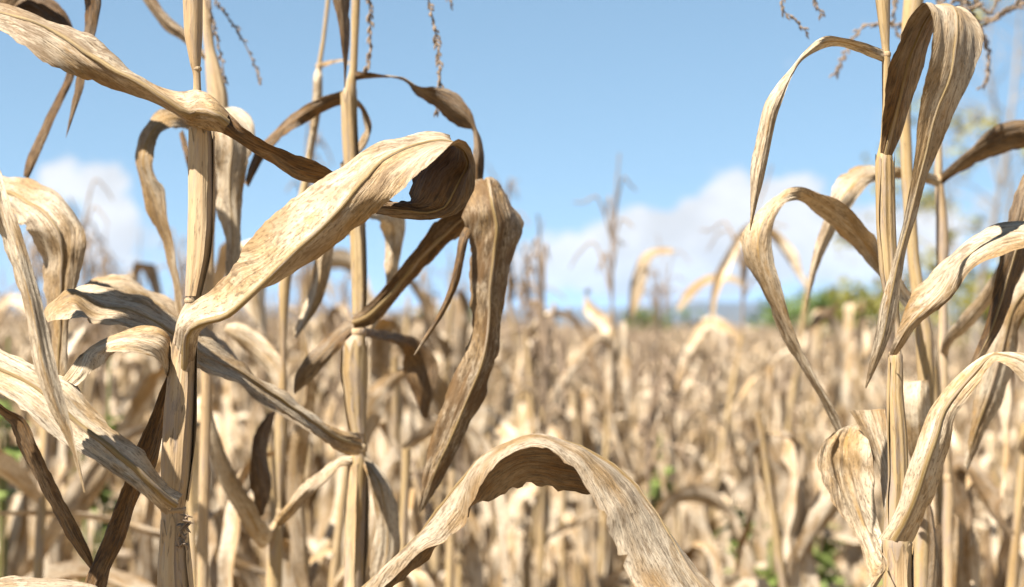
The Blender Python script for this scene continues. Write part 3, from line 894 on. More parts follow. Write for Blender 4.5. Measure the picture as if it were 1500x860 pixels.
# B3 arch to the left
leaf(pB, [S(510, 130, 508, 152, 1.335, .01, .003), S(490, 136, 486, 158, 1.34, .02, .005), S(466, 144, 464, 170, 1.35, .02, .006), S(440, 158, 446, 180, 1.36, .0, .006), S(414, 178, 424, 194, 1.365, -.02, .006), S(394, 198, 406, 208, 1.37, -.02, .005), S(372, 224, 386, 234, 1.37, -.01, .004), S(358, 268, 364, 274, 1.37, 0, .002)], brown=0.6)
# B4 pointed leaf hanging from above the frame
leaf(pB, [S(522, -230, 522, -214, 1.33, 0, .003), S(508, -250, 500, -236, 1.30, -.02, .004), S(496, -200, 484, -200, 1.28, -.01, .005), S(488, -100, 512, -100, 1.275, .0, .006), S(487, -40, 513, -40, 1.27, .01, .007), S(488, 0, 513, 0, 1.27, .012, .008), S(495, 30, 512, 36, 1.27, .012, .007), S(499, 60, 511, 66, 1.27, .01, .005), S(503, 92, 509, 96, 1.27, .006, .003), S(504, 128, 506, 128, 1.27, 0, .001)], brown=0.8)
# B5 leaf curving down behind the stalk
leaf(pB, [S(512, 142, 514, 154, 1.345, 0, .003), S(524, 146, 528, 160, 1.36, .01, .004), S(536, 160, 531, 176, 1.37, .01, .004), S(545, 184, 534, 190, 1.37, .01, .004), S(540, 206, 528, 202, 1.37, .01, .004), S(530, 222, 522, 216, 1.37, .005, .003), S(500, 250, 498, 240, 1.37, 0, .002)], brown=0.85)
# B6 long leaf going left behind plant A, curling over at its far end
leaf(pB, [S(530, 648, 528, 664, 1.32, 0, .004), S(528, 634, 522, 668, 1.29, .02, .006), S(494, 628, 496, 662, 1.26, -.01, .010, .4), S(446, 596, 452, 630, 1.22, -.03, .012, .45), S(392, 556, 402, 596, 1.19, -.04, .012), S(345, 524, 352, 564, 1.16, -.045, .010), S(296, 494, 292, 540, 1.13, -.05, .008),
          S(256, 462, 246, 514, 1.11, -.055, .008), S(222, 442, 206, 488, 1.10, -.055, .008), S(186, 430, 170, 476, 1.09, -.055, .008), S(150, 420, 132, 474, 1.085, -.05, .006), S3(122, 424, 104, 428, 124, 472, 1.11, 1.075, 1.045), S3(100, 434, 84, 438, 106, 472, 1.11, 1.08, 1.05), S3(84, 446, 70, 450, 84, 470, 1.10, 1.08, 1.055), S3(70, 462, 64, 462, 70, 472, 1.085, 1.075, 1.06)],
     flip=True, brown=0.3, rib=0.002)
# companion leaf arching behind it
leaf(pB, [S(510, 655, 510, 668, 1.34, 0, .003), S(440, 600, 440, 625, 1.34, -.02, .006), S(380, 560, 380, 590, 1.33, -.03, .006), S(330, 500, 326, 540, 1.32, -.04, .006), S(268, 452, 256, 480, 1.30, -.04, .006), S(226, 424, 214, 450, 1.29, -.04, .006), S(190, 404, 180, 436, 1.28, -.04, .006), S(150, 406, 144, 430, 1.27, -.04, .005), S(118, 424, 124, 436, 1.27, -.02, .003), S(100, 440, 104, 444, 1.27, 0, .001)],
     flip=True, brown=0.5)
# shaded leaf arching left from the upper node
leaf(pB, [S(516, 472, 516, 490, 1.34, 0, .004), S(500, 470, 502, 506, 1.345, -.03, .006), S(480, 488, 486, 524, 1.35, -.02, .008), S(460, 510, 470, 542, 1.355, .0, .008), S(443, 530, 452, 560, 1.36, .01, .006), S(432, 552, 438, 572, 1.36, .01, .004), S(430, 574, 432, 578, 1.36, 0, .001)], brown=0.4)
# white leaf hanging right below the lower node
leaf(pB, [S(534, 668, 532, 684, 1.325, 0, .003), S(552, 680, 538, 698, 1.32, -.02, .005), S(572, 704, 544, 720, 1.315, -.015, .006), S(580, 734, 547, 750, 1.315, -.01, .008), S(586, 768, 548, 780, 1.315, -.005, .008), S(588, 806, 544, 812, 1.315, 0, .006), S(578, 842, 540, 842, 1.315, 0, .005), S(566, 880, 550, 880, 1.315, 0, .002)], brown=0.1)
# leaf from the lower node going left and down
leaf(pB, [S(516, 668, 516, 684, 1.325, 0, .003), S(498, 669, 498, 684, 1.325, -.015, .004), S(470, 688, 474, 710, 1.32, -.02, .006), S(440, 712, 446, 738, 1.315, .0, .007), S(416, 742, 424, 760, 1.31, .01, .006), S(402, 762, 408, 772, 1.31, 0, .002)], flip=True, brown=0.55)
# pale leaf hanging left of the stalk, upper
leaf(pB, [S(516, 330, 514, 344, 1.345, 0, .003), S(500, 334, 484, 352, 1.36, -.01, .008), S(488, 362, 460, 380, 1.37, 0, .012), S(484, 400, 454, 418, 1.38, 0.02, .014), S(474, 436, 446, 446, 1.38, 0.02, .010), S(452, 472, 438, 474, 1.38, 0.02, .005), S(434, 496, 431, 494, 1.38, 0.02, .001)], brown=0.35, crease=.8)
# pale leaf hanging right of the stalk behind the curl
leaf(pB, [S(530, 300, 532, 318, 1.36, 0, .003), S(560, 296, 556, 326, 1.40, -.02, .006), S(590, 312, 558, 338, 1.42, -.01, .010), S(594, 336, 562, 352, 1.43, 0, .010), S(590, 366, 562, 384, 1.43, 0, .008), S(580, 410, 566, 416, 1.43, 0, .006), S(562, 456, 550, 452, 1.43, 0, .004), S(542, 494, 536, 488, 1.43, 0, .001)], brown=0.3)
# dark drooping leaf to the right of the upper node
leaf(pB, [S(536, 480, 536, 494, 1.35, 0, .003), S(570, 486, 566, 500, 1.42, -.02, .004), S(606, 494, 590, 512, 1.48, -.01, .008), S(640, 524, 590, 536, 1.50, .01, .010), S(640, 556, 592, 556, 1.5, .02, .010), S(634, 584, 604, 578, 1.5, .02, .006), S(624, 614, 618, 610, 1.5, 0, .002)], flip=True, brown=0.9)
b = MB()
top = P(521, -240, DB)
tassel_strand(b, [top, P(524, -400, DB), P(526, -520, DB)], seed=11)
tassel_strand(b, [top, P(545, -330, DB), P(590, -240, DB), P(614, -80, 1.31), P(628, 0, 1.30), P(640, 60, 1.30), P(645, 122, 1.30), P(638, 166, 1.30)], seed=12, bump=1.2)
tassel_strand(b, [top, P(530, -300, DB), P(538, -200, DB), P(539, -60, DB), P(541, 0, DB), P(543, 50, DB), P(541, 92, DB), P(534, 112, DB)], seed=13, bump=1.25)
tassel_strand(b, [top, P(540, -340, DB), P(600, -300, 1.36), P(650, -120, 1.38), P(657, -10, 1.38), P(664, 8, 1.38)], seed=14)
tassel_strand(b, [top, P(505, -340, DB), P(450, -320, DB), P(420, -200, DB)], seed=15)
b.build('tassel', M_TASSEL, pB)

# ---- plant K: thin farther stalk between A and B
pK = plant('corn_plant', 'thin amber corn stalk between the two big left stalks with bent tip leaf', 401, 1.55)
DK = 1.55
stalk(pK, [(480, 486, -240, DK), (477, 483, 0, DK), (470, 476, 60, DK), (464, 471, 95, DK), (462, 472, 110, DK), (455, 466, 190, DK), (444, 455, 260, DK), (408, 426, 414, DK), (408, 424, 440, DK), (410, 420, 480, DK), (411, 419, 540, DK), (404, 422, 590, DK), (403, 423, 640, DK), (406, 416, 700, DK), (408, 413, 735, DK), (404, 414, 760, DK), (392, 415, 778, DK), (389, 413, 865, DK)],
      M_STALK_LIGHT, seam=R_(290), nodes=[(410, 750, DK, 5, 5), (467, 97, DK, 5, 3)])
leaf(pK, [S(468, 92, 470, 100, DK, 0, .002), S(486, 88, 487, 94, 1.53, -.01, .002), S(502, 86, 502, 91, 1.52, -.01, .002), S(512, 90, 511, 96, 1.51, -.01, .002)], brown=0.7, jag=.2)
leaf(pK, [S(466, 94, 470, 104, 1.54, 0, .002), S(459, 112, 473, 112, 1.53, 0, .005), S(458, 140, 472, 142, 1.53, 0, .005), S(455, 180, 467, 182, 1.53, 0, .004), S(452, 214, 459, 214, 1.53, 0, .003), S(452, 232, 454, 232, 1.53, 0, .001)], flip=True, brown=0.1, jag=.3)
leaf(pK, [S(404, 776, 408, 760, DK, 0, .003), S(382, 806, 398, 776, 1.53, -.01, .006), S(346, 752, 380, 748, 1.5, -.01, .010), S(318, 700, 350, 702, 1.48, -.01, .010), S(304, 652, 322, 640, 1.46, -.01, .008), S(300, 600, 310, 598, 1.45, 0, .004)], brown=0.3, rnd=.1, label='olive gold blade')
leaf(pK, [S(408, 590, 420, 584, 1.53, 0, .003), S(392, 606, 404, 602, 1.5, .02, .004), S(370, 640, 396, 640, 1.48, .03, .006), S(366, 690, 396, 690, 1.47, .03, .006), S(370, 724, 394, 724, 1.47, .02, .004), S(380, 756, 386, 756, 1.47, 0, .001)], brown=0.95)
leaf(pK, [S(412, 582, 420, 570, DK, 0, .003), S(392, 546, 414, 528, 1.56, -.02, .006), S(362, 518, 384, 492, 1.58, -.02, .006), S(338, 494, 354, 474, 1.59, -.01, .006), S(328, 484, 334, 474, 1.6, 0, .002)], brown=0.35)

# ---- plant N: its one arching leaf fills the bottom centre
pN = plant('corn_plant', 'corn plant whose single broad leaf arches across the bottom centre of the photo', 470, 0.98)
stalk(pN, [(462, 498, 905, .98), (460, 500, 990, .98), (458, 500, 1100, .98)], M_STALK, seam=R_(300))
zs = []
arch = [  # near edge A, ridge M, far edge B (photo px) and the three depths
    ((500, 930), (478, 915), (488, 925), .965, .98, .99),
    ((540, 885), (512, 880), (528, 892), .955, .975, .985),
    ((574, 850), (545, 846), (584, 858), .945, .968, .985),
    ((600, 822), (573, 820), (608, 838), .938, .962, .985),
    ((628, 803), (597, 796), (634, 815), .932, .957, .985),
    ((650, 794), (618, 774), (648, 800), .928, .953, .985),
    ((672, 778), (642, 742), (668, 776), .924, .950, .985),
    ((688, 758), (661, 719), (688, 756), .921, .949, .986),
    ((699, 728), (678, 698), (702, 744), .918, .948, .99),
    ((713, 702), (700, 674), (722, 734), .915, .948, .998),
    ((732, 678), (726, 657), (742, 722), .913, .949, 1.005),
    ((757, 661), (756, 645), (768, 713), .912, .951, 1.01),
    ((785, 652), (787, 640.5), (796, 713), .912, .953, 1.012),
    ((806, 659), (818, 644), (826, 721), .912, .954, 1.01),
    ((830, 678), (852, 655), (862, 727), .911, .954, 1.005),
    ((850, 704), (886, 672), (890, 738), .909, .952, .998),
    ((866, 732), (914, 694), (912, 752), .905, .950, .99),
    ((880, 762), (938, 718), (932, 780), .900, .946, .982),
    ((896, 800), (962, 752), (958, 808), .895, .940, .972),
    ((914, 838), (984, 790), (988, 832), .890, .932, .962),
    ((938, 866), (1006, 828), (1020, 852), .886, .924, .950),
    ((972, 900), (1034, 868), (1052, 866), .882, .915, .935),
    ((1010, 950), (1054, 920), (1076, 905), .88, .905, .92),
    ((1056, 1020), (1070, 1010), (1082, 1000), .88, .89, .90)]
leaf(pN, [S3(a[0], a[1], m[0], m[1], b_[0], b_[1], d1, d2, d3) for a, m, b_, d1, d2, d3 in arch], flip=True, brown=0.42, rib=0.0016, crease=0.25, ruffle=0.5, wrinkle=1.0, label='broad arching leaf')

# ---- plant R: the right-hand stalk with the big leaf folded at the top
pR = plant('corn_plant', 'corn stalk at right with a tall leaf doubled over at the top edge', 1316, 1.03)
DR = 1.03
stalk(pR, [(1276, 1304, -220, DR), (1280, 1304, -60, DR), (1282, 1303, 0, DR), (1288, 1303, 40, DR), (1293, 1303, 72, DR), (1292, 1304, 80, DR), (1293, 1305, 90, DR), (1294, 1304, 160, DR), (1292, 1304, 200, DR), (1288, 1308, 222, DR), (1284, 1309, 235, DR), (1285, 1311, 330, DR), (1289, 1314, 400, DR), (1300, 1316, 455, DR), (1310, 1317, 470, DR),
           (1310, 1318, 512, DR), (1300, 1320, 518, DR), (1302, 1321, 530, DR), (1299, 1322, 580, DR), (1301, 1328, 640, DR), (1302, 1330, 700, DR), (1296, 1332, 780, DR), (1294, 1336, 795, DR), (1296, 1336, 812, DR), (1296, 1337, 865, DR)],
      M_STALK_LIGHT, seam=R_(215), brown=0.45, nodes=[(1298, 80, DR, 6.5, 4), (1311, 519, DR, 8.5, 4), (1315, 797, DR, 19.5, 5)])
sheath(pR, [(1284, 1309, 236, DR), (1285, 1311, 330, DR), (1289, 1314, 398, DR), (1298, 1316, 446, DR)], M_STALK_LIGHT, 120, 14, 1.06, .4)
sheath(pR, [(1302, 1321, 530, DR), (1299, 1322, 580, DR), (1301, 1328, 640, DR), (1302, 1330, 700, DR), (1296, 1332, 780, DR)], M_STALK_LIGHT, 130, 16, 1.06, .4)
sheath(pR, [(1295, 1336, 806, DR), (1296, 1337, 865, DR), (1296, 1338, 900, DR)], M_STALK, 55, 16, 1.12, .5)
leaf(pR, [S(1289, 224, 1307, 228, 1.015, 0, .004), S(1291, 190, 1318, 204, 1.01, .01, .006), S(1295, 150, 1333, 164, .995, .03, .006), S(1301, 112, 1343, 132, .985, .04, .006), S(1311, 74, 1352, 98, .975, .045, .006), S(1325, 40, 1362, 64, .968, .05, .006), S(1341, 16, 1374, 36, .962, .055, .004),
          S3(1353, 4, 1376, 8, 1400, 12, .930, .955, .985), S3(1361, 18, 1396, 14, 1424, 24, .922, .945, .975), S3(1364, 46, 1402, 40, 1440, 54, .920, .932, .958), S3(1361, 80, 1398, 78, 1436, 88, .920, .928, .945), S3(1355, 116, 1390, 116, 1421, 120, .922, .928, .94), S3(1348, 150, 1376, 152, 1402, 156, .926, .930, .94),
          S3(1343, 182, 1366, 184, 1388, 190, .93, .932, .94), S3(1340, 224, 1356, 226, 1372, 226, .932, .934, .94), S3(1333, 270, 1345, 268, 1357, 264, .934, .935, .94), S3(1322, 330, 1332, 322, 1344, 312, .936, .936, .94), S3(1305, 392, 1316, 382, 1326, 374, .938, .937, .94), S3(1291, 440, 1304, 440, 1317, 438, .938, .937, .94), S3(1280, 499, 1294, 492, 1307, 488, .94, .939, .941), S3(1273, 534, 1280, 534, 1288, 530, .942, .941, .943), S3(1267, 568, 1268, 569, 1269, 568, .945, .945, .945)],
     flip=True, brown=0.38, rib=0.0016, wrinkle=0.8, ruffle=0.4, label='tall leaf doubled over and hanging')
leaf(pR, [S(1296, 74, 1294, 92, 1.03, 0, .003), S(1265, 62, 1258, 78, 1.02, .015, .004), S(1234, 55, 1230, 69, 1.01, .02, .004), S(1207, 53, 1206, 72, 1.0, .01, .004), S(1182, 71, 1176, 88, .995, -.01, .006), S(1162, 95, 1160, 110, .99, -.015, .006), S(1138, 122, 1148, 142, .987, -.015, .007), S(1119, 153, 1138, 172, .985, -.012, .008),
          S(1108, 200, 1130, 216, .985, -.01, .008), S(1100, 244, 1122, 252, .985, -.008, .007), S(1099, 280, 1112, 288, .985, -.005, .005), S(1099, 312, 1105, 314, .985, 0, .003), S(1098, 338, 1099, 338, .985, 0, .001)],
     flip=True, brown=0.3, ruffle=0.7)
# R6 leaf to the right from the middle node
leaf(pR, [S(1302, 520, 1314, 520, 1.02, 0, .004), S(1310, 496, 1326, 504, 1.01, .0, .008), S(1320, 466, 1344, 478, 1.0, -.015, .012, .6), S(1336, 434, 1372, 456, .99, -.025, .012, .65), S(1358, 410, 1398, 434, .985, -.03, .010, .6), S(1384, 378, 1418, 402, .98, -.035, .008), S(1412, 352, 1442, 384, .975, -.04, .006), S(1442, 333, 1468, 374, .975, -.045, .006),
          S(1474, 325, 1494, 364, .975, -.045, .006), S(1506, 328, 1518, 362, .975, -.04, .006), S(1540, 350, 1540, 378, .975, -.03, .005), S(1572, 400, 1568, 408, .975, 0, .002)],
     brown=0.28, ruffle=0.8)
# R8 golden leaf from the lower node, folding over to the right
leaf(pR, [S(1284, 790, 1338, 794, .985, 0, .018), S(1300, 768, 1350, 766, .98, .0, .018), S(1316, 728, 1366, 732, .97, -.005, .016), S(1330, 684, 1382, 682, .962, -.008, .014), S(1346, 638, 1394, 646, .957, -.01, .010), S(1364, 594, 1400, 612, .955, -.012, .006), S(1388, 562, 1422, 580, .955, -.012, .003), S(1418, 536, 1444, 548, .957, -.01, .002), 
          S3(1440, 521, 1452, 520, 1457, 530, .965, .955, .945), S3(1458, 516, 1468, 520, 1466, 532, .97, .952, .938), S3(1482, 516, 1486, 524, 1482, 541, .97, .95, .932), S3(1506, 522, 1506, 534, 1500, 556, .97, .948, .93), S3(1540, 550, 1534, 562, 1526, 576, .965, .947, .93), S3(1560, 620, 1554, 622, 1548, 620, .955, .945, .935)],
     brown=0.35, rib=0.0026, ruffle=0.8, rnd=0.05, label='golden leaf rising and folding over')
# R9 / R10 broad split leaf at the left of the lower node
leaf(pR, [S(1296, 830, 1302, 800, 1.05, 0, .004), S(1276, 850, 1300, 800, 1.06, -.005, -.008), S(1258, 800, 1292, 790, 1.075, -.01, -.012), S(1240, 765, 1284, 760, 1.085, -.01, -.014), S(1218, 730, 1281, 725, 1.09, -.01, -.014), S(1200, 690, 1280, 690, 1.095, -.01, -.014), S(1200, 662, 1276, 656, 1.10, -.012, -.012), S(1212, 642, 1270, 636, 1.11, -.004, -.012), S(1230, 628, 1266, 622, 1.13, .004, -.008), S(1248, 626, 1272, 632, 1.15, .004, -.004), S(1262, 650, 1280, 664, 1.165, 0, .003), S(1272, 700, 1280, 706, 1.17, 0, .002)],
     brown=0.28, ruffle=1.5, wrinkle=2.2)
leaf(pR, [S(1304, 800, 1310, 788, 1.055, 0, .003), S(1296, 762, 1312, 750, 1.075, -.01, .004), S(1288, 700, 1310, 700, 1.09, -.015, .004), S(1272, 655, 1302, 655, 1.10, -.015, .004), S(1256, 622, 1299, 625, 1.105, -.015, .004), S(1242, 602, 1297, 599, 1.11, -.01, .003)],
     brown=0.05, ruffle=0.5)
leaf(pR, [S(1284, 800, 1294, 812, 1.02, 0, .003), S(1300, 822, 1296, 838, 1.0, 0, .003), S(1290, 850, 1280, 846, .995, 0, .003), S(1270, 880, 1262, 872, .995, 0, .002)], brown=.3)

# ---- plant Q: pale stalk right behind R
pQ = plant('corn_plant', 'pale corn plant close behind the right stalk with leaf arching to the left', 1352, 1.28)
DQ = 1.28
stalk(pQ, [(1326, 1350, -200, DQ), (1326, 1356, -20, DQ), (1322, 1348, 30, DQ), (1317, 1334, 110, DQ), (1317, 1333, 180, DQ), (1320, 1337, 245, DQ), (1324, 1342, 300, DQ), (1330, 1347, 380, DQ), (1337, 1357, 440, DQ), (1343, 1368, 495, DQ), (1345, 1369, 560, DQ), (1342, 1366, 640, DQ), (1340, 1362, 760, DQ), (1338, 1360, 865, DQ)],
      M_STALK_LIGHT, seam=R_(250))
leaf(pQ, [S(1340, 440, 1340, 468, 1.27, -0.02, .004), S(1318, 404, 1320, 446, 1.25, -0.02, .006), S(1296, 372, 1294, 412, 1.235, -0.02, .008), S(1276, 338, 1262, 378, 1.22, .055, .008), S(1257, 318, 1234, 344, 1.21, .055, .008), S(1232, 300, 1208, 318, 1.20, .05, .006), S(1203, 283, 1184, 299, 1.19, .04, .002), S(1172, 273, 1165, 294, 1.18, .0, -.002), S(1140, 283, 1148, 300, 1.17, -.02, .004), S(1114, 304, 1136, 322, 1.165, -.02, .008), S(1094, 328, 1131, 350, 1.16, -.015, .012),
          S(1086, 352, 1134, 380, 1.16, -0.02, .014), S(1094, 386, 1140, 412, 1.16, -0.02, .014), S(1110, 424, 1152, 450, 1.16, -0.02, .012), S(1130, 460, 1166, 490, 1.16, -0.02, .010), S(1152, 504, 1184, 526, 1.16, -0.02, .008), S(1176, 548, 1204, 566, 1.16, -0.02, .007), S(1202, 590, 1224, 600, 1.16, -0.02, .005), S(1224, 632, 1238, 634, 1.16, -0.02, .003), S(1240, 660, 1244, 656, 1.16, -0.02, .001)],
     flip=True, brown=0.4, ruffle=0.8)
leaf(pQ, [S(1338, 770, 1350, 776, DQ, 0, .003), S(1338, 700, 1366, 700, 1.25, 0, .012), S(1328, 640, 1368, 640, 1.23, 0, .014), S(1324, 592, 1366, 590, 1.22, -.005, .012), S(1330, 560, 1362, 556, 1.22, -.01, .006)], brown=0.1)
leaf(pQ, [S(1336, 760, 1344, 770, 1.27, 0, .003), S(1352, 720, 1362, 740, 1.25, 0, .006), S(1360, 760, 1372, 780, 1.24, 0, .008), S(1362, 800, 1376, 820, 1.24, 0, .007), S(1358, 860, 1372, 870, 1.24, 0, .004)], brown=0.15)
b = MB()
top = P(1338, -200, DQ)
tassel_strand(b, [top, P(1300, -260, DQ), P(1240, -150, DQ), P(1196, -20, DQ), P(1204, 26, DQ)], seed=31)
tassel_strand(b, [top, P(1280, -280, DQ), P(1180, -180, DQ), P(1146, -6, DQ), P(1162, 26, DQ), P(1185, 50, DQ)], seed=32)
tassel_strand(b, [top, P(1335, -340, DQ), P(1330, -460, DQ)], seed=33)
b.build('tassel', M_TASSEL, pQ)

# ---- plant S: thin stalk further right
pS = plant('corn_plant', 'thin corn stalk right of the doubled leaf with seed head branching at the top edge', 1390, 1.48)
DS = 1.48
stalk(pS, [(1372, 1378, 10, DS), (1372, 1379, 120, DS), (1370, 1379, 200, DS), (1369, 1381, 260, DS), (1372, 1388, 320, DS), (1372, 1391, 365, DS), (1376, 1387, 440, DS), (1373, 1389, 530, DS), (1376, 1392, 620, DS), (1383, 1395, 690, DS), (1382, 1398, 735, DS), (1380, 1397, 760, DS), (1382, 1399, 865, DS)],
      M_STALK, seam=R_(280), nodes=[(1376, 262, DS, 8, 5), (1389, 700, DS, 7, 6)])
leaf(pS, [S(1378, 258, 1378, 276, DS, 0, .003), S(1352, 251, 1352, 268, 1.46, .01, .004), S(1326, 246, 1324, 262, 1.44, .01, .005), S(1298, 243, 1296, 264, 1.42, -.01, .005), S(1268, 242, 1274, 270, 1.40, -.03, .007), S(1244, 250, 1262, 284, 1.39, -.03, .009), S(1226, 266, 1250, 300, 1.385, -.015, .010), S(1214, 290, 1238, 318, 1.38, -.005, .010), S(1204, 326, 1222, 342, 1.38, 0, .008), S(1192, 366, 1206, 374, 1.38, 0, .006), S(1184, 410, 1192, 414, 1.38, 0, .003), S(1178, 460, 1180, 460, 1.38, 0, .001)],
     flip=True, brown=0.45)
leaf(pS, [S(1374, 258, 1378, 272, DS, 0, .003), S(1394, 241, 1398, 258, 1.46, .01, .006), S(1418, 218, 1426, 242, 1.44, .02, .010), S(1442, 195, 1454, 230, 1.42, .025, .012, .55), S(1466, 181, 1478, 224, 1.40, .025, .012, .55), S(1500, 175, 1504, 217, 1.39, .02, .010, .55), S(1540, 184, 1540, 220, 1.38, .01, .008), S(1580, 220, 1572, 236, 1.38, 0, .004)],
     flip=True, brown=0.6)
leaf(pS, [S(1376, 520, 1388, 524, DS, 0, .003), S(1384, 490, 1394, 508, 1.46, .01, .006), S(1412, 458, 1420, 482, 1.43, .015, .010), S(1440, 424, 1450, 446, 1.41, .015, .010), S(1464, 384, 1474, 404, 1.39, .01, .008), S(1484, 340, 1496, 352, 1.38, .0, .006), S(1510, 300, 1514, 306, 1.37, 0, .002)],
     brown=0.5, rnd=.08, label='olive brown blade')
leaf(pS, [S(1394, 762, 1398, 752, DS, 0, .003), S(1398, 752, 1408, 768, 1.47, 0, .006), S(1396, 800, 1410, 800, 1.47, 0, .008), S(1394, 850, 1406, 850, 1.47, 0, .006), S(1396, 890, 1402, 890, 1.47, 0, .003)], brown=.1)
b = MB()
top = P(1375, 12, DS)
for i, pts in enumerate([[(1375, 12), (1390, -80), (1400, -200)], [(1375, 30), (1420, 40), (1446, 34), (1470, 18), (1504, 6), (1540, 0)], [(1375, 20), (1410, 0), (1434, 44), (1450, 84), (1440, 124), (1434, 128)],
                         [(1375, 26), (1430, 10), (1450, 20), (1470, -20), (1480, -60)], [(1375, 14), (1396, -20), (1412, 8), (1420, -30)], [(1375, 20), (1400, 10), (1418, 20), (1446, -30)],
                         [(1375, 40), (1350, 32), (1318, 36), (1284, 35), (1261, 42), (1238, 77), (1222, 111)], [(1375, 10), (1360, -40), (1330, -90), (1310, 20), (1316, 56)], [(1375, 24), (1440, 30), (1490, 4), (1520, -40)]]):
    tassel_strand(b, [P(x, y, DS + 0.01 * (i % 3)) for x, y in pts], seed=40 + i, bump=1.3, r0=.0014)
b.build('tassel', M_TASSEL, pS)

# ---- plant T: past the right edge, dark leaf hanging into the picture
pT = plant('corn_plant', 'corn plant just past the right edge with a wide brown leaf hanging into view', 1590, 1.2)
stalk(pT, [(1572, 1596, -160, 1.2), (1574, 1600, 200, 1.2), (1572, 1602, 500, 1.2), (1574, 1606, 865, 1.2)], M_STALK_LIGHT, seam=R_(250))
leaf(pT, [S(1584, 250, 1588, 270, 1.2, 0, .004), S(1560, 200, 1566, 250, 1.18, -.03, .008), S(1524, 210, 1548, 262, 1.165, -.03, .010), S(1494, 262, 1534, 300, 1.155, .0, .012), S(1478, 310, 1518, 346, 1.15, .02, .012), S(1468, 360, 1504, 384, 1.15, .02, .012), S(1458, 410, 1490, 416, 1.15, .015, .010), S(1450, 444, 1480, 448, 1.15, .0, .010), S(1438, 488, 1462, 490, 1.15, -.01, .008), S(1424, 524, 1440, 526, 1.15, -.01, .005), S(1408, 560, 1414, 560, 1.15, 0, .001)],
     brown=0.6, rib=.002)
leaf(pT, [S(1584, 520, 1588, 540, 1.2, 0, .004), S(1548, 420, 1560, 450, 1.24, -.02, .008), S(1510, 392, 1516, 452, 1.27, -.03, .010), S(1482, 416, 1496, 474, 1.29, -.02, .012), S(1462, 452, 1490, 506, 1.3, -.01, .012), S(1446, 500, 1486, 540, 1.3, 0, .012), S(1430, 560, 1470, 590, 1.3, 0, .010), S(1420, 620, 1440, 640, 1.3, 0, .006), S(1412, 680, 1418, 690, 1.3, 0, .002)],
     flip=True, brown=0.2, rib=.002)


# ------------------------------------------------------------------ the standing field: generic plants
def gen_leaf(rng, base, azim, L, Wd, el0, droop, nu, nv, mesh, brown, kink=None, hang=-1.4, sharp=.06):
    s = np.linspace(0, 1, nu)
    kink = rng.uniform(0.12, 0.5) if kink is None else kink
    elv = el0 + (hang - el0) / (1 + np.exp(-(s - kink) / sharp)) * droop
    elv = elv + smooth_noise(rng, s, 6, 2) * 0.27
    azs = azim + smooth_noise(rng, s, 3.5, 2) * 0.55
    ds = L / (nu - 1)
    dirs = np.stack([np.cos(elv) * np.cos(azs), np.cos(elv) * np.sin(azs), np.sin(elv)], -1)
    c = base + np.concatenate([[np.zeros(3)], np.cumsum(dirs[:-1] * ds, 0)])
    side = np.stack([-np.sin(azs), np.cos(azs), 0 * azs], -1)
    nrm = np.cross(dirs, side)
    tw = rng.uniform(-0.8, 0.8) + rng.uniform(-3.4, 3.4) * s ** 1.3 + smooth_noise(rng, s, 5, 2) * 0.5
    sd = side * np.cos(tw)[:, None] + nrm * np.sin(tw)[:, None]
    nn = -side * np.sin(tw)[:, None] + nrm * np.cos(tw)[:, None]
    w = Wd * np.clip(0.35 + 4 * s, 0, 1) * np.clip((1.02 - s) * 2.2, 0.03, 1) ** 0.8
    w = w * (1 - 0.35 * np.abs(smooth_noise(rng, s, 6, 2)))
    v = np.linspace(-1, 1, nv)
    fold = rng.uniform(0.15, 0.95) + smooth_noise(rng, s, 4, 2) * 0.3
    half = w[:, None] / 2 * v[None, :]
    ca, sa = np.cos(fold)[:, None], np.sin(fold)[:, None]
    wav = 0.16 * w[:, None] * np.abs(v)[None, :] * np.where(v[None, :] < 0, smooth_noise(rng, s, 20, 2)[:, None], smooth_noise(rng, s, 20, 2)[:, None])
    pts = c[:, None, :] + sd[:, None, :] * (half * ca)[:, :, None] + nn[:, None, :] * (np.abs(half) * sa + wav)[:, :, None]
    seed = rng.uniform(0, 50)
    uu = (s * L)[:, None] + 0 * v[None, :]
    uv = np.stack([uu + seed, half + seed * .5], -1)
    tv = np.stack([s[:, None] + 0 * v[None, :], v[None, :] + 0 * s[:, None]], -1)
    mesh.grid(pts, uv, tv, rng.random(), brown, 0, flip=True)


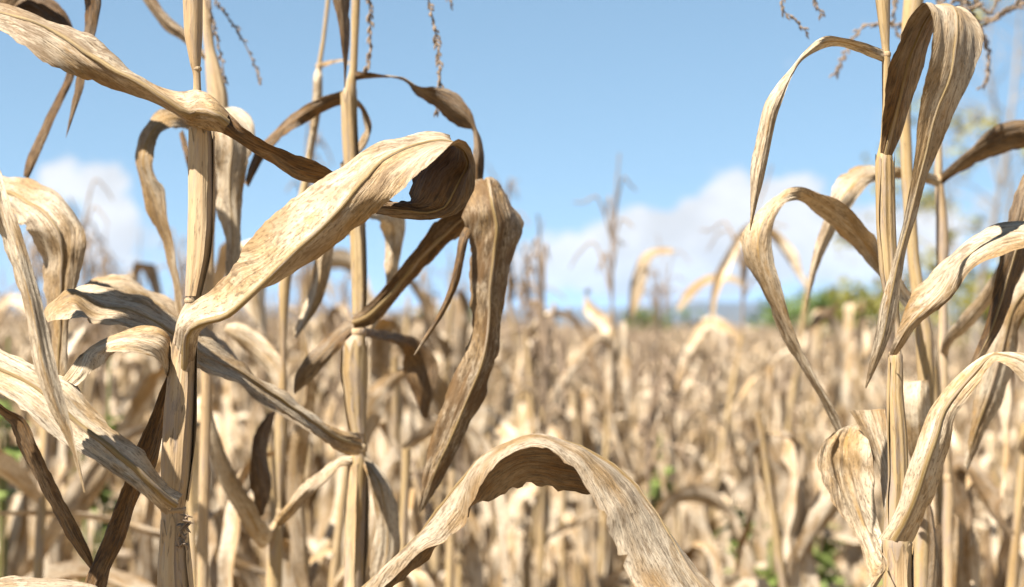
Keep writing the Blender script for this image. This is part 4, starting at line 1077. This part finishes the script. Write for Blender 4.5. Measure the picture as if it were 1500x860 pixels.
def gen_plant(seed, height, detail, tassel, nleaf, stuff=False):
    """returns list of (part name, MB, material list)"""
    rng = random.Random(seed)
    parts = []
    nu, nv = {2: (34, 7), 1: (20, 5), 0: (8, 3)}[detail]
    lean = np.array((rng.uniform(-.10, .10), rng.uniform(-.10, .10)))
    zz = np.linspace(0, height, {2: 26, 1: 14, 0: 4}[detail])
    path = np.stack([lean[0] * (zz / height) ** 2 * height, lean[1] * (zz / height) ** 2 * height, zz], -1)
    rad = np.linspace(0.013, 0.0055, len(zz)) * (1 + 0.12 * np.sin(zz * 38))
    st = MB()
    st.grid(*tube_grid(path, rad, {2: 10, 1: 7, 0: 4}[detail]), rnd=rng.random(), brown=0.3, mat=1, close=True)
    parts.append(('stalk', st))
    az0 = rng.uniform(0, 6.28)
    for i in range(nleaf):
        f = 0.22 + 0.76 * i / max(1, nleaf - 1)
        z = f * height
        base = np.array((np.interp(z, zz, path[:, 0]), np.interp(z, zz, path[:, 1]), z))
        a = az0 + i * math.pi + rng.uniform(-.7, .7)
        mbx = MB()
        q = rng.random()
        brn = min(1, max(0, rng.gauss(.05, .13)))
        Lf = rng.uniform(0.40, 0.78) * (0.75 if f > .85 else 1)
        Wf = rng.uniform(0.030, 0.068)
        if q < 0.46:        # limp, hanging against the stalk
            gen_leaf(rng, base, a, Lf, Wf, rng.uniform(-0.2, 0.9), 1.05, nu, nv, mbx, brn, kink=rng.uniform(0.02, 0.14), sharp=rng.uniform(.01, .04))
        elif q < 0.66:      # snapped half way
            gen_leaf(rng, base, a, Lf, Wf, rng.uniform(0.8, 1.35), 1.0, nu, nv, mbx, brn, kink=rng.uniform(0.25, 0.6), sharp=rng.uniform(.005, .02))
        elif q < 0.86:      # stiff, pointing up or out, often torn short
            gen_leaf(rng, base, a, Lf * rng.uniform(.35, .8), Wf * .8, rng.uniform(0.3, 1.3), 0.25, nu, nv, mbx, brn, kink=.7, sharp=.1)
        else:
            gen_leaf(rng, base, a, Lf, Wf, rng.uniform(0.7, 1.3), 0.95, nu, nv, mbx, brn, kink=rng.uniform(0.1, 0.35), sharp=rng.uniform(.04, .1))
        parts.append(('leaf', mbx))
    if rng.random() < 0.45:
        z = height * rng.uniform(0.5, 0.68)
        base = np.array((np.interp(z, zz, path[:, 0]), np.interp(z, zz, path[:, 1]), z))
        a = rng.uniform(0, 6.28)
        el = rng.uniform(-1.3, 0.9)
        L = rng.uniform(0.2, 0.27)
        t = np.linspace(0, 1, {2: 16, 1: 10, 0: 5}[detail])
        dirv = np.array((math.cos(a) * math.cos(el), math.sin(a) * math.cos(el), math.sin(el)))
        pth = base + dirv[None, :] * (t * L)[:, None] + np.stack([0 * t, 0 * t, -0.03 * t ** 2], -1)
        r = 0.022 * np.sin(np.clip(t * 0.86 + 0.12, 0, 1) * math.pi) ** 0.7
        e = MB()
        e.grid(*tube_grid(pth, r, {2: 14, 1: 8, 0: 5}[detail], ribs=0.05, seam=1.0, seam_h=0.25), rnd=rng.random(), brown=.05, mat=0, close=True)
        for kx in range(3 if detail else 1):
            gen_leaf(rng, pth[len(t) // 2], a + rng.uniform(-.8, .8), rng.uniform(.14, .24), .05, el + rng.uniform(0, .8), .9, max(6, nu // 2), max(3, nv - 2), e, .05)
        parts.append(('ear', e))
    if tassel:
        tb = MB()
        top = path[-1]
        nb = {2: 9, 1: 8, 0: 5}[detail]
        ax = [top, top + np.array((lean[0] * .1, lean[1] * .1, rng.uniform(.2, .3))), top + np.array((lean[0] * .3 + rng.uniform(-.05, .05), lean[1] * .2, rng.uniform(.34, .44)))]
        def strand(pts, r0):
            pts = np.array(pts)
            c = spline_eval(pts, np.linspace(0, len(pts) - 1, {2: 14, 1: 9, 0: 4}[detail]))
            n_ = len(c)
            rd = np.linspace(r0, r0 * .6, n_) * (1 + 0.5 * (np.arange(n_) % 2))
            tb.grid(*tube_grid(c, rd, {2: 5, 1: 4, 0: 3}[detail]), rnd=rng.random(), brown=.3, mat=2, close=True)
        strand(ax, 0.0028)
        for i in range(nb):
            a = rng.uniform(0, 6.28)
            b0 = top + (ax[1] - top) * rng.uniform(0.2, 1.0)
            r_ = rng.uniform(.03, .10)
            up = rng.uniform(.05, .16)
            q = np.array((math.cos(a), math.sin(a), 0))
            strand([b0, b0 + q * r_ * .5 + np.array((0, 0, up)), b0 + q * r_ + np.array((0, 0, up * .9)), b0 + q * r_ * 1.35 + np.array((0, 0, up * .95 - rng.uniform(0, .05)))], 0.0026)
        parts.append(('tassel', tb))
    return parts


FIELD_MATS = [M_LEAF_FIELD, M_STALK_LIGHT, M_TASSEL, M_LEAF]


def part_object(name, mbx, parent):
    o = bpy.data.objects.new(name, mbx.mesh(name, FIELD_MATS))
    COL.objects.link(o)
    o.parent = parent
    return o


GROUP_FIELD = 'corn plants standing in the blurred field behind'
LAB_NEAR = 'blurred withered corn plant in the front rows of the field behind the foreground stalks'
LAB_MID = 'small out of focus corn plant deeper in the dry field'
rngF = random.Random(77)

# scatter positions in rows (0.75 m apart, running across the view at an angle)
cand = []
row_dir = R_(12)
cr_, sr_ = math.cos(row_dir), math.sin(row_dir)
for i in range(-180, 180):
    for j in range(2, 130):
        a = i * 0.27 + rngF.uniform(-.09, .09)
        bq = j * 0.66 + rngF.uniform(-.14, .14)
        x, y = a * cr_ - bq * sr_, a * sr_ + bq * cr_
        if y < 2.6 or abs(x) > 0.365 * y + 0.55:
            continue
        cand.append((math.hypot(x, y), x, y))
cand.sort()


def height_at(x, y, rng):
    base = 1.40 + 0.14 * min(1.0, max(0.0, (y - 2.2) / 2.6))
    if x < 0:
        base += 0.12 * min(1.0, -x / (0.2 * y)) + 0.05 + rng.gauss(0, 0.09)
    elif y > 5:
        base -= 0.12 * min(1.0, (y - 5) / 4)
    base += 0.06 * math.sin(x * 1.7 + y * 0.9) * math.sin(y * .6 + 1)
    return base + rng.gauss(0, 0.10)


N_PARTS, N_IND = 64, 300
protos2, protos1, arrs0 = [], [], []
for k in range(7):
    protos2.append(gen_plant(500 + k, 1.6, 2, k % 7 in (1, 4), 11))
for k in range(8):
    protos1.append(gen_plant(600 + k, 1.6, 1, k % 8 in (0, 3, 6), 11))
for k in range(12):
    ps = gen_plant(700 + k, 1.6, 0, k % 3 == 0, 11)
    m_ = MB()
    for nme, q in ps:
        m_.add_arrays(q.arrays())
    arrs0.append(m_.arrays())

near = cand[:N_PARTS]
mid = cand[N_PARTS:N_IND]
far = cand[N_IND:]
first = {}
for i, (r, x, y) in enumerate(near):
    k = rngF.randrange(len(protos2))
    root = empty('field_corn', (x, y, 0), LAB_NEAR, 'corn plant', GROUP_FIELD)
    s = height_at(x, y, rngF) / 1.6
    root.scale = (1, 1, s)
    root.rotation_euler = (0, 0, rngF.uniform(0, 6.28))
    if k not in first:
        first[k] = [part_object(nme, q, root) for nme, q in protos2[k]]
    else:
        for src in first[k]:
            c = src.copy()
            COL.objects.link(c)
            c.parent = root
mid_mesh = []
for k, ps in enumerate(protos1):
    m_ = MB()
    for nme, q in ps:
        m_.add_arrays(q.arrays())
    mid_mesh.append(m_.mesh('field_corn', FIELD_MATS))
for i, (r, x, y) in enumerate(mid):
    o = bpy.data.objects.new('field_corn', rngF.choice(mid_mesh))
    COL.objects.link(o)
    o.location = (x, y, 0)
    s = height_at(x, y, rngF) / 1.6
    o.scale = (1, 1, s)
    o.rotation_euler = (rngF.uniform(-.05, .05), rngF.uniform(-.05, .05), rngF.uniform(0, 6.28))
    tag(o, LAB_MID, 'corn plant', GROUP_FIELD)
fm = MB()
for i, (r, x, y) in enumerate(far):
    if y > 20 and rngF.random() > max(0.4, 34.0 / y):
        continue
    a = rngF.uniform(0, 6.28)
    s = height_at(x, y, rngF) / 1.6
    wd = 1.0 if y < 20 else 1.35
    M3 = np.array([[math.cos(a) * wd, -math.sin(a) * wd, 0], [math.sin(a) * wd, math.cos(a) * wd, 0], [0, 0, s]])
    fm.add_arrays(rngF.choice(arrs0), M3, np.array((x, y, 0.0)), rngF.random())
fo = fm.build('corn_field', FIELD_MATS)
tag(fo, 'far rows of dry corn running back to the horizon', 'corn field', kind='stuff')

# ---- taller stragglers that stand up against the sky
def straggler(px, ytop, d, seed, label, tassel=True, bend=None):
    p = P(px, ytop, d)
    tt = 0.38 if tassel else 0.0
    ps = gen_plant(seed, p[2] - tt, 2, tassel, 10)
    root = empty('tall_corn', (p[0], p[1], 0), label, 'corn plant', 'tall corn stragglers against the sky')
    root.rotation_euler = (0, 0, random.Random(seed).uniform(0, 6.28))
    for nme, q in ps:
        part_object(nme, q, root)
    if bend:
        mbx = MB()
        lst = bend
        rng = random.Random(seed)
        # broken leaf traced in the photo, turned into the plant's own frame
        st = [S(*q, d, -.03, .006) for q in lst]
        pts, uv, tv, n, wd = leaf_grid(st, seed, step=.012, nv=9)
        L = np.array(root.location)
        ang = -root.rotation_euler[2]
        Rm = np.array([[math.cos(ang), -math.sin(ang), 0], [math.sin(ang), math.cos(ang), 0], [0, 0, 1]])
        pts = (pts - L) @ Rm.T
        mbx.grid(pts, uv, tv, .6, .5, 3, flip=True)
        part_object('leaf', mbx, root)
    return root


straggler(866, 255, 3.5, 901, 'tall corn stalk with wispy seed head under the clouds just right of centre')
straggler(985, 268, 3.6, 902, 'tall thin corn stalk with a leaf folded down beside its drooping seed head', True,
          [(986, 364, 986, 372), (964, 362, 962, 374), (946, 370, 952, 386), (934, 384, 950, 396), (924, 412, 946, 418), (921, 440, 936, 446), (920, 466, 923, 467)])
straggler(828, 262, 4.6, 903, 'faint tall corn stalk beside the wispy one right of centre')
straggler(1090, 405, 3.4, 904, 'blurred corn stalk with a leaf arched to the left near the hills', False,
          [(1088, 412, 1088, 422), (1074, 402, 1074, 414), (1050, 400, 1050, 413), (1024, 408, 1030, 421), (1004, 426, 1014, 437), (990, 450, 996, 457)])
straggler(730, 235, 5.2, 905, 'faint corn seed head beside the folded leaf near centre')
straggler(118, 265, 4.2, 906, 'faint corn seed head in front of the left cloud')
straggler(365, 330, 3.8, 907, 'blurred corn stalk seen between the two big left stalks')
straggler(620, 400, 3.2, 908, 'blurred corn stalk under the big curled leaf', False)
straggler(790, 345, 3.2, 909, 'blurred corn stalk with crumpled leaves right of the folded leaf', True)
straggler(30, 410, 2.7, 910, 'blurred corn stalk low at the left edge', False)
straggler(190, 385, 3.6, 911, 'blurred corn stalk above the arching leaf at left', True)
straggler(1240, 440, 4.4, 912, 'blurred corn stalk below the hanging leaf at right', False)


# more of the front rows filling in behind the foreground, and thin tops that break the skyline
for n_, (px, yt, d) in enumerate([(60, 520, 2.2), (175, 560, 2.3), (345, 520, 2.0), (445, 560, 2.1), (640, 600, 2.1), (585, 520, 2.3), (1235, 600, 2.2), (1430, 500, 1.9), (1480, 450, 2.1), (20, 560, 1.8), (1400, 620, 1.8), (105, 610, 1.8), (325, 600, 1.75), (400, 650, 1.9), (475, 620, 1.85), (560, 650, 1.8)]):
    p = P(px, yt, d)
    root = empty('field_corn', (p[0], p[1], 0), LAB_NEAR, 'corn plant', GROUP_FIELD)
    root.rotation_euler = (0, 0, rngF.uniform(0, 6.28))
    for nme, q in gen_plant(1950 + n_, p[2], 2, False, 12):
        part_object(nme, q, root)
LAB_TOP = 'thin blurred corn top poking above the field edge against the pale low sky'
for n_, (px, yt, d) in enumerate([(560, 395, 3.6), (690, 360, 4.0), (760, 330, 4.4), (800, 405, 3.4), (905, 400, 4.6), (930, 345, 5.4), (700, 420, 3.1), (470, 400, 4.2), (420, 350, 4.6), (240, 370, 4.4), (60, 330, 4.6), (1150, 420, 5.0), (1450, 360, 4.2)]):
    p = P(px, yt, d)
    root = empty('tall_corn', (p[0], p[1], 0), LAB_TOP, 'corn plant', 'thin corn tops above the field edge')
    root.rotation_euler = (rngF.uniform(-.04, .04), rngF.uniform(-.05, .05), rngF.uniform(0, 6.28))
    tas = n_ % 4 != 3
    for nme, q in gen_plant(980 + n_, p[2] - (.38 if tas else 0.12), 1, tas, 5):
        part_object(nme, q, root)


# ------------------------------------------------------------------ green weeds growing between the rows
def weed(px, py, d, h, spread, seed, label, n=90, leafs=0.045):
    rng = random.Random(seed)
    p = P(px, py, d)
    top = p[2]
    root = empty('green_weed', (p[0], p[1], 0), label, 'weed', 'green weeds among the corn')
    sb, lb = MB(), MB()
    for s in range(5):
        a = rng.uniform(0, 6.28)
        q = np.array((math.cos(a), math.sin(a), 0)) * spread * rng.uniform(.2, 1)
        ln = np.array([(0, 0, 0), q * .4 + np.array((0, 0, top * .5)), q + np.array((0, 0, top * rng.uniform(.85, 1.0)))])
        c = spline_eval(ln, np.linspace(0, 2, 14))
        sb.grid(*tube_grid(c, np.linspace(.006, .0018, 14), 6), close=True)
        for i in range(n // 5):
            f = rng.uniform(.0, 1)
            z0 = 1 - h / top * f
            j = min(13, max(0, int(z0 * 13)))
            b0 = c[j] + np.array((rng.gauss(0, spread * .35), rng.gauss(0, spread * .35), rng.gauss(0, .02)))
            m = MB()
            ang, tilt = rng.uniform(0, 6.28), rng.uniform(-.6, .8)
            L = leafs * rng.uniform(.6, 1.4)
            s_ = np.linspace(0, 1, 5)
            dirv = np.array((math.cos(ang) * math.cos(tilt), math.sin(ang) * math.cos(tilt), math.sin(tilt)))
            sdv = np.array((-math.sin(ang), math.cos(ang), rng.uniform(-.3, .3)))
            cen = b0 + dirv * (s_ * L)[:, None] + np.stack([0 * s_, 0 * s_, -.3 * L * s_ ** 2], -1)
            w = L * .32 * np.sin(np.clip(s_ * .92 + .06, 0, 1) * math.pi)
            v = np.array((-1., 0, 1.))
            pts = cen[:, None, :] + sdv * (w[:, None] * v)[:, :, None] + np.array((0, 0, 1.)) * (np.abs(w[:, None] * v) * .25)[:, :, None]
            z = np.zeros((5, 3, 2))
            lb.grid(pts, z, z)
    o1 = bpy.data.objects.new('stem', sb.mesh('stem', [M_WEED])); COL.objects.link(o1); o1.parent = root
    o2 = bpy.data.objects.new('foliage', lb.mesh('foliage', [M_WEED])); COL.objects.link(o2); o2.parent = root


weed(1195, 722, 3.7, .14, .08, 1, 'bright green leafy weed left of the right stalk', 80, .05)
weed(1068, 682, 3.6, .10, .07, 2, 'green weed in the dry corn right of the arching leaf', 70, .045)
weed(964, 612, 4.2, .14, .03, 3, 'thin green weed sprig in the middle of the dry field', 40, .045)
weed(140, 484, 2.6, .08, .03, 4, 'small green weed between the folded leaf and arching leaf at left', 30, .045)
weed(0, 478, 2.6, .10, .03, 5, 'green weed at the left edge beside the hanging leaf', 24, .045)
weed(6, 815, 2.4, .12, .05, 6, 'green weed low in the bottom left corner', 24, .045)
weed(1345, 770, 2.6, .2, .04, 7, 'dark green weed just behind the right stalk', 60, .045)
weed(1140, 770, 3.3, .08, .04, 8, 'low green weed beside the leafy one at right', 40, .04)


# ------------------------------------------------------------------ distant trees
def tree(name, px, ytop, d, width, label, leafmat, seed, n=500, leaf=.5, sparse=False, wobble=1.0, lowest=.25, group='trees beyond the field'):
    rng = random.Random(seed)
    p = P(px, ytop, d)
    H_ = p[2]
    root = empty(name, (p[0], p[1], 0), label, 'tree', group)
    tb, cb = MB(), MB()
    n_ = 20
    z = np.linspace(0, H_ * .96, n_)
    cx = smooth_noise(rng, z, 2.2 / H_ * 2, 2) * width * .10 * wobble
    cy = smooth_noise(rng, z, 2.2 / H_ * 2, 2) * width * .10 * wobble
    path = np.stack([cx - cx[0], cy - cy[0], z], -1)
    r0 = H_ * (.008 if sparse else .013)
    tb.grid(*tube_grid(path, np.linspace(r0, r0 * .15, n_), 8), close=True)
    tips = []
    nb = 34 if sparse else 26
    for i in range(nb):
        f = rng.uniform(lowest, .97)
        b0 = np.array([np.interp(f * H_ * .96, z, path[:, k]) for k in range(3)])
        a = rng.uniform(0, 6.28)
        L = width * .5 * (1.15 - .75 * abs(f - .55) * 1.3) * rng.uniform(.5, 1.05)
        upv = rng.uniform(.2, .9)
        q = np.array((math.cos(a), math.sin(a), upv)) * L
        ln = np.array([b0, b0 + q * .5 + np.array((0, 0, L * .08)), b0 + q * np.array((1, 1, .8))])
        c = spline_eval(ln, np.linspace(0, 2, 9))
        tb.grid(*tube_grid(c, np.linspace(r0 * .32 * (1.2 - f), r0 * .05, 9), 5), close=True)
        tips += [c[4], c[6], c[8], c[8]]
        for _ in range(4 if sparse else 2):
            j = rng.randint(3, 8)
            a2 = a + rng.uniform(-1.2, 1.2)
            q2 = np.array((math.cos(a2), math.sin(a2), rng.uniform(.1, 1.2))) * L * .4
            c2 = np.stack([c[j] + q2 * t for t in np.linspace(0, 1, 5)])
            tb.grid(*tube_grid(c2, np.linspace(r0 * .1, r0 * .03, 5), 4), close=True)
            tips += [c2[-1], c2[2]]
    spread = width * (.05 if sparse else .085)
    cl = [(tips[rng.randrange(len(tips))], rng.uniform(.5, 1.3)) for _ in range(max(6, n // 22))]
    for i in range(n):
        c, sz = cl[rng.randrange(len(cl))]
        b0 = c + np.array([rng.gauss(0, spread * sz) for _ in range(3)])
        L = leaf * rng.uniform(.5, 1.3)
        a1 = np.array([rng.gauss(0, 1) for _ in range(3)]); a1 /= np.linalg.norm(a1)
        a2 = np.array([rng.gauss(0, 1) for _ in range(3)]); a2 -= a1 * a2.dot(a1); a2 /= np.linalg.norm(a2)
        s_ = np.array((-.5, 0, .5)); wv = np.array((.05, .32, .05))
        pts = b0 + a1 * (s_ * L)[:, None, None] + a2 * (wv[:, None] * np.array((-1., 1.)) * L)[:, :, None]
        zz2 = np.zeros((3, 2, 2))
        cb.grid(pts, zz2, zz2)
    o1 = bpy.data.objects.new('trunk', tb.mesh('trunk', [M_BARK])); COL.objects.link(o1); o1.parent = root
    o2 = bpy.data.objects.new('crown', cb.mesh('crown', [leafmat])); COL.objects.link(o2); o2.parent = root
    return root


tree('slender_tree', 1448, -120, 17, 1.7, 'tall thin nearly bare tree at the right edge', M_TREE_YELLOW, 21, 150, .12, True, 1.4, .2)
tree('slender_tree', 1490, -60, 21, 2.2, 'second bare tree at the far right edge', M_TREE_YELLOW, 22, 130, .12, True, 1.4, .2)
tree('slender_tree', 1405, 160, 20, 2.4, 'lower yellow green tree behind the thin right stalk', M_TREE_YELLOW, 23, 420, .13, True, 1.0, .15)
tree('slender_tree', 1312, 245, 24, 2.2, 'small yellow green tree behind the right stalk', M_TREE_YELLOW, 24, 420, .14, True, 1.0, .15)
tree('broadleaf_tree', 1215, 462, 55, 4.0, 'low green tree on the horizon left of the right stalk', M_TREE_LEAF, 25, 1300, .35)
tree('broadleaf_tree', 1285, 452, 48, 2.6, 'green tree on the horizon behind the right stalk', M_TREE_YELLOW, 26, 800, .32)
tree('broadleaf_tree', 1165, 466, 70, 4.0, 'small round green tree on the horizon right of the hills', M_TREE_LEAF, 27, 900, .4)
tree('broadleaf_tree', 965, 484, 70, 3.5, 'green tree clump on the horizon right of centre', M_TREE_LEAF, 29, 900, .4)
tree('broadleaf_tree', 660, 466, 60, 3.0, 'dark green tree on the horizon behind the torn leaf strip', M_TREE_LEAF, 30, 900, .35)
tree('broadleaf_tree', 1380, 448, 44, 3.4, 'green tree low on the horizon at right', M_TREE_YELLOW, 31, 800, .3)
tree('broadleaf_tree', 1465, 435, 40, 3.6, 'green tree low behind the right edge leaves', M_TREE_YELLOW, 32, 800, .3)
